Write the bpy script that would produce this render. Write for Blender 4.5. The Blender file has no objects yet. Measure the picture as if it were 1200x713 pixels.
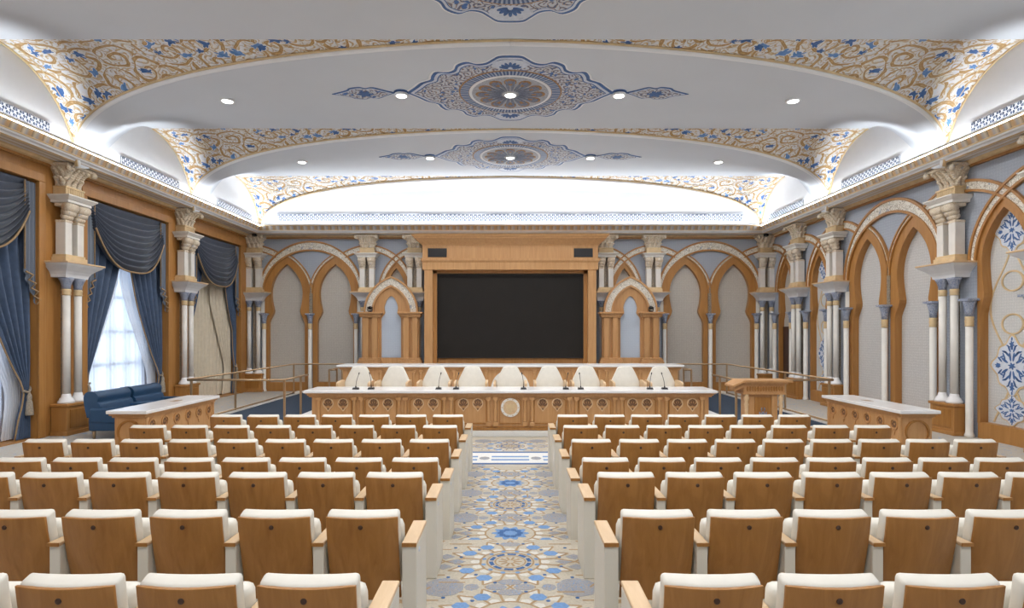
import bpy, bmesh, math, random
from mathutils import Vector, Matrix
from mathutils.geometry import tessellate_polygon
random.seed(7)
PI = math.pi
scene = bpy.context.scene
COL = scene.collection
sin, cos, sqrt = math.sin, math.cos, math.sqrt

# ------------------------------------------------------------------ mesh builder
class MB:
    def __init__(self):
        self.v = []; self.f = []; self.uv = {}; self.smooth = set(); self.sm = False
        self.M = None; self.mi = {}; self.cur = 0
    def merge(self, o, k):
        n = len(self.f); self.add(o.v, o.f)
        for i in range(n, len(self.f)): self.mi[i] = k
        return self
    def add(self, verts, faces, uvs=None):
        o = len(self.v)
        if self.M is not None:
            verts = [tuple(self.M @ Vector(p)) for p in verts]
        self.v += [tuple(p) for p in verts]
        for k, fc in enumerate(faces):
            i = len(self.f)
            self.f.append(tuple(o + j for j in fc))
            if self.sm: self.smooth.add(i)
            if uvs: self.uv[i] = [uvs[j] for j in fc]
        return self
    def box(self, x0, x1, y0, y1, z0, z1, b=0.0):
        if b > 0:
            b = min(b, (x1-x0)*.45, (y1-y0)*.45, (z1-z0)*.45)
            bm = bmesh.new()
            r = bmesh.ops.create_cube(bm, size=1)
            for w in bm.verts:
                w.co = Vector(((x0+x1)/2 + w.co.x*(x1-x0), (y0+y1)/2 + w.co.y*(y1-y0), (z0+z1)/2 + w.co.z*(z1-z0)))
            bmesh.ops.bevel(bm, geom=list(bm.edges), offset=b, segments=2, affect='EDGES', profile=.5)
            return self.frombm(bm)
        v = [(x0,y0,z0),(x1,y0,z0),(x1,y1,z0),(x0,y1,z0),(x0,y0,z1),(x1,y0,z1),(x1,y1,z1),(x0,y1,z1)]
        return self.add(v, [(0,3,2,1),(4,5,6,7),(0,1,5,4),(1,2,6,5),(2,3,7,6),(3,0,4,7)])
    def frombm(self, bm):
        bm.verts.index_update()
        self.add([tuple(w.co) for w in bm.verts], [tuple(l.vert.index for l in f.loops) for f in bm.faces])
        bm.free(); return self
    def frustum(self, h0, h1, z0, z1):
        # h = (x0,x1,y0,y1) at bottom and top
        a, b = h0, h1
        v = [(a[0],a[2],z0),(a[1],a[2],z0),(a[1],a[3],z0),(a[0],a[3],z0),(b[0],b[2],z1),(b[1],b[2],z1),(b[1],b[3],z1),(b[0],b[3],z1)]
        return self.add(v, [(0,3,2,1),(4,5,6,7),(0,1,5,4),(1,2,6,5),(2,3,7,6),(3,0,4,7)])
    def lathe(self, prof, cx=0, cy=0, n=16, axis='z', c0=0):
        v = []; f = []
        for (r, z) in prof:
            for k in range(n):
                a = 2*PI*k/n
                if axis == 'z': v.append((cx + r*cos(a), cy + r*sin(a), z))
                elif axis == 'y': v.append((cx + r*cos(a), z, cy + r*sin(a)))
                else: v.append((z, cx + r*cos(a), cy + r*sin(a)))
        for i in range(len(prof)-1):
            for k in range(n):
                f.append((i*n+k, i*n+(k+1) % n, (i+1)*n+(k+1) % n, (i+1)*n+k))
        f.append(tuple(reversed(range(n)))); f.append(tuple((len(prof)-1)*n+k for k in range(n)))
        s = self.sm; self.sm = True; self.add(v, f); self.sm = s
        return self
    def prism(self, poly, y0, y1, holes=(), plane='xz', cap0=True, cap1=True):
        loops = [list(poly)] + [list(h) for h in holes]
        tris = tessellate_polygon([[Vector((p[0], p[1], 0)) for p in L] for L in loops])
        flat = [p for L in loops for p in L]; n = len(flat)
        def P(p, d):
            if plane == 'xz': return (p[0], d, p[1])
            if plane == 'yz': return (d, p[0], p[1])
            return (p[0], p[1], d)
        v = [P(p, y0) for p in flat] + [P(p, y1) for p in flat]
        f = []
        if cap0: f += [tuple(t) for t in tris]
        if cap1: f += [tuple(n+i for i in reversed(t)) for t in tris]
        o = 0
        for L in loops:
            m = len(L)
            for k in range(m):
                f.append((o+k, o+(k+1) % m, n+o+(k+1) % m, n+o+k))
            o += m
        return self.add(v, f)
    def ribbon(self, A, B, y0, y1, uscale=1.0):
        # solid strip between polylines A and B (x,z), from depth y0 to y1; UV along
        n = len(A); v = []
        for L in (A, B):
            for p in L: v.append((p[0], y0, p[1]))
        for L in (A, B):
            for p in L: v.append((p[0], y1, p[1]))
        uv = []; s = 0; acc = [0]
        for i in range(1, n):
            s += sqrt((A[i][0]-A[i-1][0])**2 + (A[i][1]-A[i-1][1])**2); acc.append(s)
        for rep in range(2):
            uv += [(t*uscale, 0) for t in acc] + [(t*uscale, .3) for t in acc]
        f = []
        for i in range(n-1):
            f.append((i, n+i, n+i+1, i+1))
            f.append((2*n+i, 2*n+i+1, 3*n+i+1, 3*n+i))
            f.append((i, i+1, 2*n+i+1, 2*n+i))
            f.append((n+i, 3*n+i, 3*n+i+1, n+i+1))
        f.append((0, 2*n, 3*n, n)); f.append((n-1, 2*n-1, 4*n-1, 3*n-1))
        return self.add(v, f, uv)
    def tube(self, pts, r, n=8, r1=None):
        pts = [Vector(p) for p in pts]; m = len(pts); v = []; f = []
        up = None
        for i, p in enumerate(pts):
            d = (pts[min(i+1, m-1)] - pts[max(i-1, 0)]).normalized()
            if up is None:
                up = Vector((0,0,1)) if abs(d.z) < .9 else Vector((1,0,0))
            a = d.cross(up).normalized(); b = a.cross(d).normalized(); up = b
            rr = r if r1 is None else r + (r1-r)*i/(m-1)
            for k in range(n):
                t = 2*PI*k/n
                v.append(tuple(p + a*rr*cos(t) + b*rr*sin(t)))
        for i in range(m-1):
            for k in range(n):
                f.append((i*n+k, i*n+(k+1) % n, (i+1)*n+(k+1) % n, (i+1)*n+k))
        f.append(tuple(reversed(range(n)))); f.append(tuple((m-1)*n+k for k in range(n)))
        s = self.sm; self.sm = n > 4; self.add(v, f); self.sm = s
        return self
    def grid(self, fn, nu, nv, uvfn=None, thick=None):
        v = []; uv = []; f = []
        for i in range(nu+1):
            for j in range(nv+1):
                p = fn(i/nu, j/nv); v.append(tuple(p))
                uv.append(uvfn(i/nu, j/nv, p) if uvfn else (i/nu, j/nv))
        for i in range(nu):
            for j in range(nv):
                a = i*(nv+1)+j
                f.append((a, a+nv+1, a+nv+2, a+1))
        s = self.sm; self.sm = True; self.add(v, f, uv); self.sm = s
        return self
    def sphere(self, c, rx, ry, rz, nu=12, nv=8):
        v = [(c[0],c[1],c[2]-rz)]
        for j in range(1, nv):
            t = PI*j/nv - PI/2
            for i in range(nu):
                a = 2*PI*i/nu
                v.append((c[0]+rx*cos(t)*cos(a), c[1]+ry*cos(t)*sin(a), c[2]+rz*sin(t)))
        v.append((c[0],c[1],c[2]+rz)); f = []
        for i in range(nu):
            f.append((0, 1+(i+1) % nu, 1+i)); L = len(v)-1; o = 1+(nv-2)*nu
            f.append((L, o+i, o+(i+1) % nu))
        for j in range(nv-2):
            for i in range(nu):
                f.append((1+j*nu+i, 1+j*nu+(i+1) % nu, 1+(j+1)*nu+(i+1) % nu, 1+(j+1)*nu+i))
        s = self.sm; self.sm = True; self.add(v, f); self.sm = s
        return self
    def build(self, name, m, parent=None, recalc=True):
        me = bpy.data.meshes.new(name)
        me.from_pydata(self.v, [], self.f)
        if self.uv:
            L = me.uv_layers.new(name='UVMap')
            for p in me.polygons:
                u = self.uv.get(p.index)
                if u:
                    for k, li in enumerate(p.loop_indices): L.data[li].uv = u[k]
        for p in me.polygons: p.use_smooth = p.index in self.smooth
        if recalc:
            bm = bmesh.new(); bm.from_mesh(me)
            bmesh.ops.recalc_face_normals(bm, faces=list(bm.faces)); bm.to_mesh(me); bm.free()
        for q in (m if isinstance(m, (list, tuple)) else [m]): me.materials.append(q)
        for i, k in self.mi.items(): me.polygons[i].material_index = k
        o = bpy.data.objects.new(name, me); COL.objects.link(o)
        if parent: o.parent = parent
        return o

def tag(o, label=None, cat=None, group=None, kind=None):
    if label: o['label'] = label
    if cat: o['category'] = cat
    if group: o['group'] = group
    if kind: o['kind'] = kind
    return o
def thing(name, label, cat, loc=(0,0,0), rz=0.0, group=None):
    o = bpy.data.objects.new(name, None); COL.objects.link(o)
    o.empty_display_size = .1
    o.location = loc; o.rotation_euler = (0,0,rz)
    return tag(o, label, cat, group)
def children(o): return [c for c in list(bpy.data.objects) if c.parent == o]
KIDS = {}
def kids(o):
    return list(o.children)
def dup(root, loc, rz=None, label=None, group=None):
    r = root.copy(); COL.objects.link(r); r.location = loc
    if rz is not None: r.rotation_euler = (0,0,rz)
    if label: r['label'] = label
    if group: r['group'] = group
    for ch in kids(root):
        c = ch.copy(); COL.objects.link(c); c.parent = r
        for gch in kids(ch):
            d = gch.copy(); COL.objects.link(d); d.parent = c
    return r

# ------------------------------------------------------------------ materials
class NT:
    def __init__(self, name):
        self.m = bpy.data.materials.new(name); self.m.use_nodes = True
        self.t = self.m.node_tree; self.t.nodes.clear()
        self.out = self.n('ShaderNodeOutputMaterial'); self.b = self.n('ShaderNodeBsdfPrincipled')
        self.t.links.new(self.b.outputs[0], self.out.inputs[0])
    def n(self, typ, inp=None, **kw):
        nd = self.t.nodes.new(typ)
        for k, v in kw.items(): setattr(nd, k, v)
        for k, v in (inp or {}).items(): self.set(nd, k, v)
        return nd
    def set(self, nd, k, v):
        s = nd.inputs[k]
        if hasattr(v, 'is_output') or isinstance(v, bpy.types.NodeSocket): self.t.links.new(v, s)
        elif isinstance(v, (tuple, list)) and len(v) == 3 and s.type == 'RGBA': s.default_value = (*v, 1)
        else: s.default_value = v
    def math(self, op, a, b=0.0, c=0.0):
        nd = self.n('ShaderNodeMath', {0: a, 1: b, 2: c}, operation=op); return nd.outputs[0]
    def ramp(self, fac, stops, interp='LINEAR'):
        nd = self.n('ShaderNodeValToRGB', {0: fac}); cr = nd.color_ramp; cr.interpolation = interp
        while len(cr.elements) < len(stops): cr.elements.new(.5)
        for e, (p, c) in zip(cr.elements, stops):
            e.position = p; e.color = (*c, 1) if len(c) == 3 else c
        return nd.outputs[0]
    def mix(self, fac, a, b):
        nd = self.n('ShaderNodeMix', data_type='RGBA')
        self.set(nd, 0, fac); 
        for k, v in ((6, a), (7, b)):
            if isinstance(v, (tuple, list)): nd.inputs[k].default_value = (*v[:3], 1)
            else: self.t.links.new(v, nd.inputs[k])
        return nd.outputs[2]
    def coord(self, kind='Object', scale=(1,1,1), rot=(0,0,0), loc=(0,0,0)):
        c = self.n('ShaderNodeTexCoord'); mp = self.n('ShaderNodeMapping', {'Vector': c.outputs[kind], 'Scale': scale, 'Rotation': rot, 'Location': loc})
        return mp.outputs[0]
    def bump(self, h, strength=.3, dist=.01):
        bp = self.n('ShaderNodeBump', {'Height': h, 'Strength': strength, 'Distance': dist}); self.set(self.b, 'Normal', bp.outputs[0])
    def fin(self, col=None, rough=.5, metal=0.0, **kw):
        if col is not None: self.set(self.b, 'Base Color', col)
        self.set(self.b, 'Roughness', rough); self.set(self.b, 'Metallic', metal)
        for k, v in kw.items(): self.set(self.b, k.replace('_', ' '), v)
        return self.m

def plain(name, c, rough=.5, metal=0.0, var=.06, scale=6.0, **kw):
    t = NT(name); v = t.coord()
    nz = t.n('ShaderNodeTexNoise', {'Vector': v, 'Scale': scale, 'Detail': 3.0}).outputs[0]
    lo = tuple(x*(1-var) for x in c); hi = tuple(min(1, x*(1+var)) for x in c)
    return t.fin(t.ramp(nz, [(.3, lo), (.7, hi)]), rough, metal, **kw)
def wood(name, c1, c2, scale=(14,14,1.2), rough=.38, figure=1.0):
    t = NT(name); v = t.coord(scale=scale)
    info = t.n('ShaderNodeObjectInfo')
    off = t.n('ShaderNodeVectorMath', {0: v, 1: info.outputs['Location']}, operation='ADD').outputs[0]
    nz = t.n('ShaderNodeTexNoise', {'Vector': off, 'Scale': 1.0, 'Detail': 5.0, 'Roughness': .6, 'Distortion': .8*figure}).outputs[0]
    return t.fin(t.ramp(nz, [(.28, c1), (.72, c2)]), rough)
def damask(name, base, fig, scale=9.0, rough=.7, fig2=None):
    # small repeating woven figure
    t = NT(name); v = t.coord(scale=(scale, scale, scale))
    x = t.n('ShaderNodeSeparateXYZ', {0: v})
    u = t.math('ADD', x.outputs[0], x.outputs[1])
    a = t.math('SINE', t.math('MULTIPLY', t.math('ADD', u, x.outputs[2]), PI))
    b = t.math('SINE', t.math('MULTIPLY', t.math('SUBTRACT', u, x.outputs[2]), PI))
    p = t.math('MULTIPLY', a, b)
    nz = t.n('ShaderNodeTexNoise', {'Vector': v, 'Scale': 3.2, 'Detail': 3.0}).outputs[0]
    q = t.math('ADD', t.math('MULTIPLY', p, .10), t.math('MULTIPLY', nz, .9))
    c = t.ramp(q, [(.3, base), (.46, base), (.52, fig), (.8, fig2 or fig)])
    return t.fin(c, rough)
def arabesque(name, base, line, dark, blue, scale=2.0, rings=40.0, coord='UV', bluescale=3.0, blueamt=.33, rough=.55, distort=.25, bump=.4, metal=0.0, lo=.62):
    # leafy scroll relief: rings curling round scattered centres, with painted blossoms
    t = NT(name); v = t.coord(coord)
    nz = t.n('ShaderNodeTexNoise', {'Vector': v, 'Scale': 1.7*scale/2, 'Detail': 2.0}, noise_dimensions='3D')
    dv = t.n('ShaderNodeVectorMath', {0: nz.outputs[1], 1: (.5,.5,.5)}, operation='SUBTRACT').outputs[0]
    sv = t.n('ShaderNodeVectorMath', {0: dv, 'Scale': distort*2}, operation='SCALE').outputs[0]
    w = t.n('ShaderNodeVectorMath', {0: v, 1: sv}, operation='ADD').outputs[0]
    vo = t.n('ShaderNodeTexVoronoi', {'Vector': w, 'Scale': scale}, voronoi_dimensions='2D')
    d = vo.outputs['Distance']
    rel = t.n('ShaderNodeVectorMath', {0: w, 1: vo.outputs['Position']}, operation='SUBTRACT').outputs[0]
    rs = t.n('ShaderNodeSeparateXYZ', {0: rel})
    ang = t.math('ARCTAN2', rs.outputs[1], rs.outputs[0])
    r = t.math('SINE', t.math('ADD', t.math('MULTIPLY', d, rings), ang))
    fine = t.n('ShaderNodeTexNoise', {'Vector': v, 'Scale': 9*scale/2, 'Detail': 2.0}).outputs[0]
    r2 = t.math('ADD', t.math('MULTIPLY', r, .5), t.math('MULTIPLY', fine, 1.0))
    c = t.ramp(r2, [(lo-.2, base), (lo-.03, base), (lo, line), (lo+.16, line), (lo+.28, dark)])
    vb = t.n('ShaderNodeTexVoronoi', {'Vector': w, 'Scale': bluescale*scale/2}, voronoi_dimensions='2D')
    sep = t.n('ShaderNodeSeparateColor', {0: vb.outputs['Color']})
    pick = t.math('LESS_THAN', sep.outputs[0], blueamt)
    pet = t.math('ADD', vb.outputs['Distance'], t.math('MULTIPLY', fine, .5))
    spot = t.math('MULTIPLY', pick, t.math('LESS_THAN', pet, .46))
    c2 = t.mix(spot, c, blue)
    if bump: t.bump(r2, bump, .03)
    return t.fin(c2, rough, metal)
def stripes(name, cols, freq, coord='UV', axis=0, rough=.5, metal=0.0, bump=0):
    t = NT(name); v = t.coord(coord); x = t.n('ShaderNodeSeparateXYZ', {0: v})
    f = t.math('FRACT', t.math('MULTIPLY', x.outputs[axis], freq))
    n = len(cols)
    c = t.ramp(f, [(i/n, cols[i]) for i in range(n)], 'CONSTANT' if not bump else 'LINEAR')
    if bump: t.bump(t.math('SINE', t.math('MULTIPLY', f, PI)), bump, .05)
    return t.fin(c, rough, metal)
def emission(name, c, s):
    m = bpy.data.materials.new(name); m.use_nodes = True; t = m.node_tree; t.nodes.clear()
    e = t.nodes.new('ShaderNodeEmission'); e.inputs[0].default_value = (*c, 1); e.inputs[1].default_value = s
    o = t.nodes.new('ShaderNodeOutputMaterial'); t.links.new(e.outputs[0], o.inputs[0]); return m
def sheer(name, c, transp=.35, trans=.75, pleat=34.0):
    m = bpy.data.materials.new(name); m.use_nodes = True; t = m.node_tree; t.nodes.clear()
    o = t.nodes.new('ShaderNodeOutputMaterial')
    tr = t.nodes.new('ShaderNodeBsdfTransparent'); tl = t.nodes.new('ShaderNodeBsdfTranslucent'); df = t.nodes.new('ShaderNodeBsdfDiffuse')
    tc = t.nodes.new('ShaderNodeTexCoord'); nz = t.nodes.new('ShaderNodeTexNoise'); nz.inputs['Scale'].default_value = 40
    t.links.new(tc.outputs['Object'], nz.inputs['Vector'])
    cr = t.nodes.new('ShaderNodeValToRGB'); cr.color_ramp.elements[0].color = (*[x*.9 for x in c], 1); cr.color_ramp.elements[1].color = (*c, 1)
    t.links.new(nz.outputs[0], cr.inputs[0])
    for s in (tl, df): t.links.new(cr.outputs[0], s.inputs[0])
    a = t.nodes.new('ShaderNodeMixShader'); a.inputs[0].default_value = trans
    t.links.new(df.outputs[0], a.inputs[1]); t.links.new(tl.outputs[0], a.inputs[2])
    b = t.nodes.new('ShaderNodeMixShader'); b.inputs[0].default_value = transp
    t.links.new(a.outputs[0], b.inputs[1]); t.links.new(tr.outputs[0], b.inputs[2])
    t.links.new(b.outputs[0], o.inputs[0]); return m

M = {}
M['oak'] = wood('oak_panel', (.27,.112,.020), (.40,.185,.045), rough=.36)
M['oak_dark'] = wood('wall_wood', (.33,.148,.036), (.43,.21,.062), scale=(9,9,.8), rough=.4)
M['oak_light'] = wood('desk_wood', (.43,.22,.082), (.55,.31,.135), rough=.42)
M['arm_oak'] = wood('armrest_wood', (.58,.40,.22), (.69,.50,.31), scale=(20,3,20), rough=.4)
M['door_wood'] = wood('door_wood', (.035,.012,.006), (.06,.02,.01))
M['cream'] = plain('cream_leather', (.71,.69,.63), .45, var=.03, scale=14)
M['cream_panel'] = plain('cream_lacquer', (.70,.67,.59), .42, var=.02)
M['dark'] = plain('dark_cap', (.05,.02,.01), .4)
M['carve'] = plain('carved_shadow_wood', (.17,.085,.04), .6, var=.2, scale=30)
M['black'] = plain('black_plastic', (.012,.012,.014), .35)
M['screen'] = plain('screen_black', (.012,.010,.0085), .6, var=.1, scale=2, Specular_IOR_Level=.25)
M['marble'] = plain('white_marble', (.80,.80,.81), .22, var=.04, scale=3)
M['stone'] = plain('cream_stone', (.74,.72,.68), .45, var=.04)
M['ceiling'] = plain('ceiling_plaster', (.63,.665,.72), .8, var=.015, scale=1)
M['white'] = plain('cove_white', (.84,.85,.87), .7, var=.01)
M['bracket'] = plain('bracket_white', (.72,.73,.75), .5, var=.04)
M['gold'] = plain('dull_gold', (.50,.34,.16), .42, .35, var=.15)
M['goldlight'] = plain('pale_gold', (.66,.50,.29), .45, .15, var=.12)
M['fringe'] = plain('gold_fringe', (.33,.22,.115), .7, var=.25, scale=60)
M['rail'] = plain('bronze_rail', (.42,.29,.17), .35, .6, var=.05)
M['wallblue'] = damask('blue_grey_wallpaper', (.33,.37,.44), (.40,.435,.50), 15)
M['taupe'] = damask('taupe_wallpaper', (.46,.43,.39), (.56,.53,.48), 16)
M['greypanel'] = damask('grey_wallpaper', (.50,.495,.49), (.60,.595,.585), 16)
M['nichepanel'] = damask('niche_panel_blue', (.45,.52,.62), (.50,.57,.67), 16)
M['medpanel'] = damask('pale_panel_paper', (.54,.55,.55), (.63,.63,.62), 18)
M['band'] = arabesque('silver_leaf_band', (.80,.77,.70), (.52,.46,.34), (.36,.33,.28), (.30,.34,.42), scale=6.0, rings=17, bluescale=3, blueamt=.15, rough=.4, bump=.15, lo=.68)
def mk_web():
    t = NT('painted_scrollwork'); v = t.coord('UV')
    def warp(k, amt):
        nz = t.n('ShaderNodeTexNoise', {'Vector': v, 'Scale': k, 'Detail': 2.0})
        dv = t.n('ShaderNodeVectorMath', {0: nz.outputs[1], 1: (.5,.5,.5)}, operation='SUBTRACT').outputs[0]
        sv = t.n('ShaderNodeVectorMath', {0: dv, 'Scale': amt}, operation='SCALE').outputs[0]
        return t.n('ShaderNodeVectorMath', {0: v, 1: sv}, operation='ADD').outputs[0]
    def spiral(w, scale, rings, arms):
        vo = t.n('ShaderNodeTexVoronoi', {'Vector': w, 'Scale': scale}, voronoi_dimensions='2D')
        rel = t.n('ShaderNodeVectorMath', {0: w, 1: vo.outputs['Position']}, operation='SUBTRACT').outputs[0]
        rs = t.n('ShaderNodeSeparateXYZ', {0: rel}); ang = t.math('ARCTAN2', rs.outputs[1], rs.outputs[0])
        return t.math('SINE', t.math('ADD', t.math('MULTIPLY', vo.outputs['Distance'], rings), t.math('MULTIPLY', ang, arms))), vo, ang
    fine = t.n('ShaderNodeTexNoise', {'Vector': v, 'Scale': 13.0, 'Detail': 3.0}).outputs[0]
    wa = warp(2.2, .5); wb = warp(1.2, .45)
    ra, va, aa = spiral(wa, 4.6, 15, 1.0)
    rb, vb, ab = spiral(wb, 1.55, 19, 1.0)
    tone = t.n('ShaderNodeTexNoise', {'Vector': v, 'Scale': 1.6, 'Detail': 2.0}).outputs[0]
    base = t.ramp(tone, [(.35, (.82,.81,.78)), (.55, (.78,.79,.83)), (.7, (.80,.75,.66))])
    sa = t.math('ADD', t.math('MULTIPLY', ra, .5), t.math('MULTIPLY', fine, .9))
    c = t.mix(t.ramp(sa, [(.62, (0,0,0)), (.68, (1,1,1))]), base, t.ramp(fine, [(.35, (.46,.40,.36)), (.5, (.66,.52,.33)), (.62, (.50,.34,.17))]))
    sb = t.math('ADD', t.math('MULTIPLY', rb, .5), t.math('MULTIPLY', fine, .35))
    c = t.mix(t.ramp(sb, [(.36, (0,0,0)), (.40, (1,1,1))]), c, (.82,.80,.76))
    c = t.mix(t.ramp(sb, [(.46, (0,0,0)), (.49, (1,1,1))]), c, t.ramp(sb, [(.48, (.56,.37,.17)), (.62, (.40,.23,.08)), (.7, (.58,.38,.17))]))
    v2 = t.n('ShaderNodeTexVoronoi', {'Vector': wa, 'Scale': 4.2}, voronoi_dimensions='2D')
    sep = t.n('ShaderNodeSeparateColor', {0: v2.outputs['Color']})
    pick = t.math('LESS_THAN', sep.outputs[0], .34)
    rel = t.n('ShaderNodeVectorMath', {0: wa, 1: v2.outputs['Position']}, operation='SUBTRACT').outputs[0]
    rs = t.n('ShaderNodeSeparateXYZ', {0: rel}); an = t.math('ARCTAN2', rs.outputs[1], rs.outputs[0])
    pet = t.math('ADD', v2.outputs['Distance'], t.math('MULTIPLY', t.math('SINE', t.math('MULTIPLY', an, 5.0)), .09))
    c = t.mix(t.math('MULTIPLY', pick, t.math('LESS_THAN', pet, .36)), c, (.80,.82,.86))
    c = t.mix(t.math('MULTIPLY', pick, t.math('LESS_THAN', pet, .30)), c, t.ramp(sep.outputs[1], [(.4, (.04,.13,.36)), (.6, (.12,.27,.58))], 'CONSTANT'))
    t.bump(t.math('ADD', sb, t.math('MULTIPLY', sa, .6)), .8, .03)
    return t.fin(c, .55)
M['web'] = mk_web()
M['medfield'] = arabesque('medallion_scrollwork', (.56,.60,.67), (.46,.30,.16), (.10,.14,.26), (.06,.16,.42), scale=5.0, rings=15, bluescale=2.2, blueamt=.45, distort=.12, bump=.3, lo=.60)
M['medblue'] = plain('medallion_blue', (.06,.14,.34), .6, var=.25, scale=20)
M['medpale'] = plain('medallion_pale', (.62,.67,.76), .6, var=.08, scale=20)
M['medbrown'] = plain('medallion_brown', (.38,.21,.09), .6, var=.2, scale=20)
M['medgrey'] = plain('medallion_grey', (.40,.42,.47), .6, var=.25, scale=30)
M['medslate'] = plain('medallion_slate', (.19,.22,.30), .6, var=.3, scale=30)
M['ringblue'] = stripes('ring_beads', [(.05,.10,.24),(.30,.38,.52),(.05,.10,.24),(.45,.50,.60)], 1.0)
M['eggs'] = stripes('egg_and_dart', [(.20,.155,.11),(.46,.40,.33),(.28,.29,.33),(.36,.23,.12)], 4.2, bump=.6, rough=.5)
M['soffit'] = plain('cornice_soffit', (.64,.64,.65), .55, var=.05)
M['soffitgold'] = stripes('soffit_ornament', [(.66,.66,.67),(.60,.61,.63),(.50,.40,.26),(.66,.66,.67),(.62,.62,.64),(.50,.40,.26),(.66,.66,.67)], 3.1, axis=1)
M['capital'] = arabesque('gilded_leaf_capital', (.80,.74,.64), (.60,.44,.24), (.46,.32,.17), (.42,.46,.54), scale=9, rings=60, coord='Object', bluescale=3, blueamt=.25, rough=.45, bump=.15, lo=.70)
M['bluecap'] = arabesque('blue_glazed_capital', (.55,.58,.64), (.10,.16,.32), (.06,.10,.22), (.08,.14,.30), scale=14, rings=26, coord='Object', bluescale=3, blueamt=.4, rough=.35, bump=.3, lo=.55)
M['strip'] = arabesque('dark_inlay_strip', (.13,.11,.10), (.40,.31,.19), (.50,.42,.3), (.30,.30,.32), scale=12, rings=22, coord='Object', bluescale=3, blueamt=.3, rough=.4, bump=.2, lo=.7)
M['lattice'] = None
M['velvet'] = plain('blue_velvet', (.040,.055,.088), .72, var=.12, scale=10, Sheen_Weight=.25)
M['velvetlit'] = plain('blue_velvet_lit', (.058,.095,.170), .7, var=.12, scale=10, Sheen_Weight=.25)  # lighter, bluer copy of the swag velvet; window light put into the colour
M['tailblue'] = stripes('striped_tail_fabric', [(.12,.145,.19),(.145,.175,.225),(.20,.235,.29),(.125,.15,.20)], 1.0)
M['creamcurtain'] = plain('cream_curtain', (.64,.57,.45), .75, var=.06, scale=8)
M['sheer'] = sheer('sheer_voile', (.80,.86,.96), .16, .62)
M['sheer2'] = sheer('white_voile_drape', (.86,.88,.92), .06, .45)
M['blueleather'] = plain('blue_leather', (.015,.055,.122), .38, var=.06)
M['bluecarpet'] = plain('navy_carpet', (.022,.042,.075), .9, var=.2, scale=30)
M['glass'] = None
M['tassel'] = plain('tassel_thread', (.29,.245,.19), .8, var=.3, scale=40)
M['cpt_cream'] = plain('carpet_cream', (.47,.43,.355), .9, var=.12, scale=50)
M['cpt_white'] = plain('carpet_white', (.72,.72,.71), .9, var=.06, scale=50)
M['cpt_tan'] = plain('carpet_tan', (.36,.25,.14), .9, var=.15, scale=50)
M['cpt_blue'] = plain('carpet_blue', (.15,.28,.52), .9, var=.12, scale=50)
M['cpt_navy'] = plain('carpet_navy', (.045,.12,.30), .9, var=.15, scale=50)
M['cpt_grey'] = arabesque('carpet_grey_mosaic', (.32,.33,.35), (.40,.31,.22), (.20,.24,.32), (.14,.28,.52), scale=14, rings=18, coord='Object', bluescale=3, blueamt=.4, rough=.9, bump=0, lo=.6)
M['floor'] = arabesque('pale_patterned_floor', (.47,.45,.41), (.50,.42,.32), (.42,.40,.40), (.26,.36,.52), scale=5, rings=18, coord='Object', bluescale=3, blueamt=.3, rough=.85, bump=0, lo=.75)
def mk_lattice():
    t = NT('pierced_lattice'); v = t.coord('UV')
    x = t.n('ShaderNodeSeparateXYZ', {0: v})
    a = t.math('SINE', t.math('MULTIPLY', x.outputs[0], 2*PI*7)); b = t.math('SINE', t.math('MULTIPLY', x.outputs[1], 2*PI*7))
    p = t.math('ADD', t.math('MULTIPLY', a, b), t.math('MULTIPLY', t.math('SINE', t.math('MULTIPLY', x.outputs[0], 2*PI*14)), .45))
    c = t.ramp(t.math('ADD', t.math('MULTIPLY', p, .5), .5), [(.0, (.03,.045,.08)), (.36, (.05,.07,.12)), (.46, (.78,.80,.84)), (.6, (.80,.82,.85)), (.72, (.06,.08,.14))])
    return t.fin(c, .6)
M['lattice'] = mk_lattice()
def mk_glass():
    m = bpy.data.materials.new('window_glass'); m.use_nodes = True; t = m.node_tree; t.nodes.clear()
    o = t.nodes.new('ShaderNodeOutputMaterial'); a = t.nodes.new('ShaderNodeBsdfTransparent'); g = t.nodes.new('ShaderNodeBsdfGlossy'); g.inputs['Roughness'].default_value = .02
    lw = t.nodes.new('ShaderNodeLayerWeight'); lw.inputs[0].default_value = .15
    x = t.nodes.new('ShaderNodeMixShader'); t.links.new(lw.outputs[0], x.inputs[0]); t.links.new(a.outputs[0], x.inputs[1]); t.links.new(g.outputs[0], x.inputs[2])
    t.links.new(x.outputs[0], o.inputs[0]); return m
M['glass'] = mk_glass()
M['lamp'] = emission('lamp_glow', (1,.97,.92), 14)

# ------------------------------------------------------------------ dimensions
H = 2.08                       # eye height
XW = 9.26                      # side wall face
YB = 20.6                      # back wall face
YR = -3.05                     # rear end of the room
CR = H + 4.98                  # ceiling crown
WL = 8.75                      # lunette wall
RG = 1.62                      # side drop of the vault
RL = 1.85                      # lunette radius
BAY = 4.3
TIPS = [-.9, 3.4, 7.7, 12.0, 16.3]
RIDGES = [-3.05, 1.25, 5.55, 9.85, 14.15, 18.45]
STEP = .10                     # raised floor under the three nearest rows
STEPY = 5.54

# ------------------------------------------------------------------ floor
b = MB(); b.box(-10.2, 10.2, YR-.1, YB+.5, -.2, 0); fl = b.build('floor', M['floor']); tag(fl, kind='structure')
b = MB(); b.box(-9.2, 9.2, YR, STEPY, 0.0, STEP); o = b.build('riser_step', M['floor'], fl)

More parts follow.
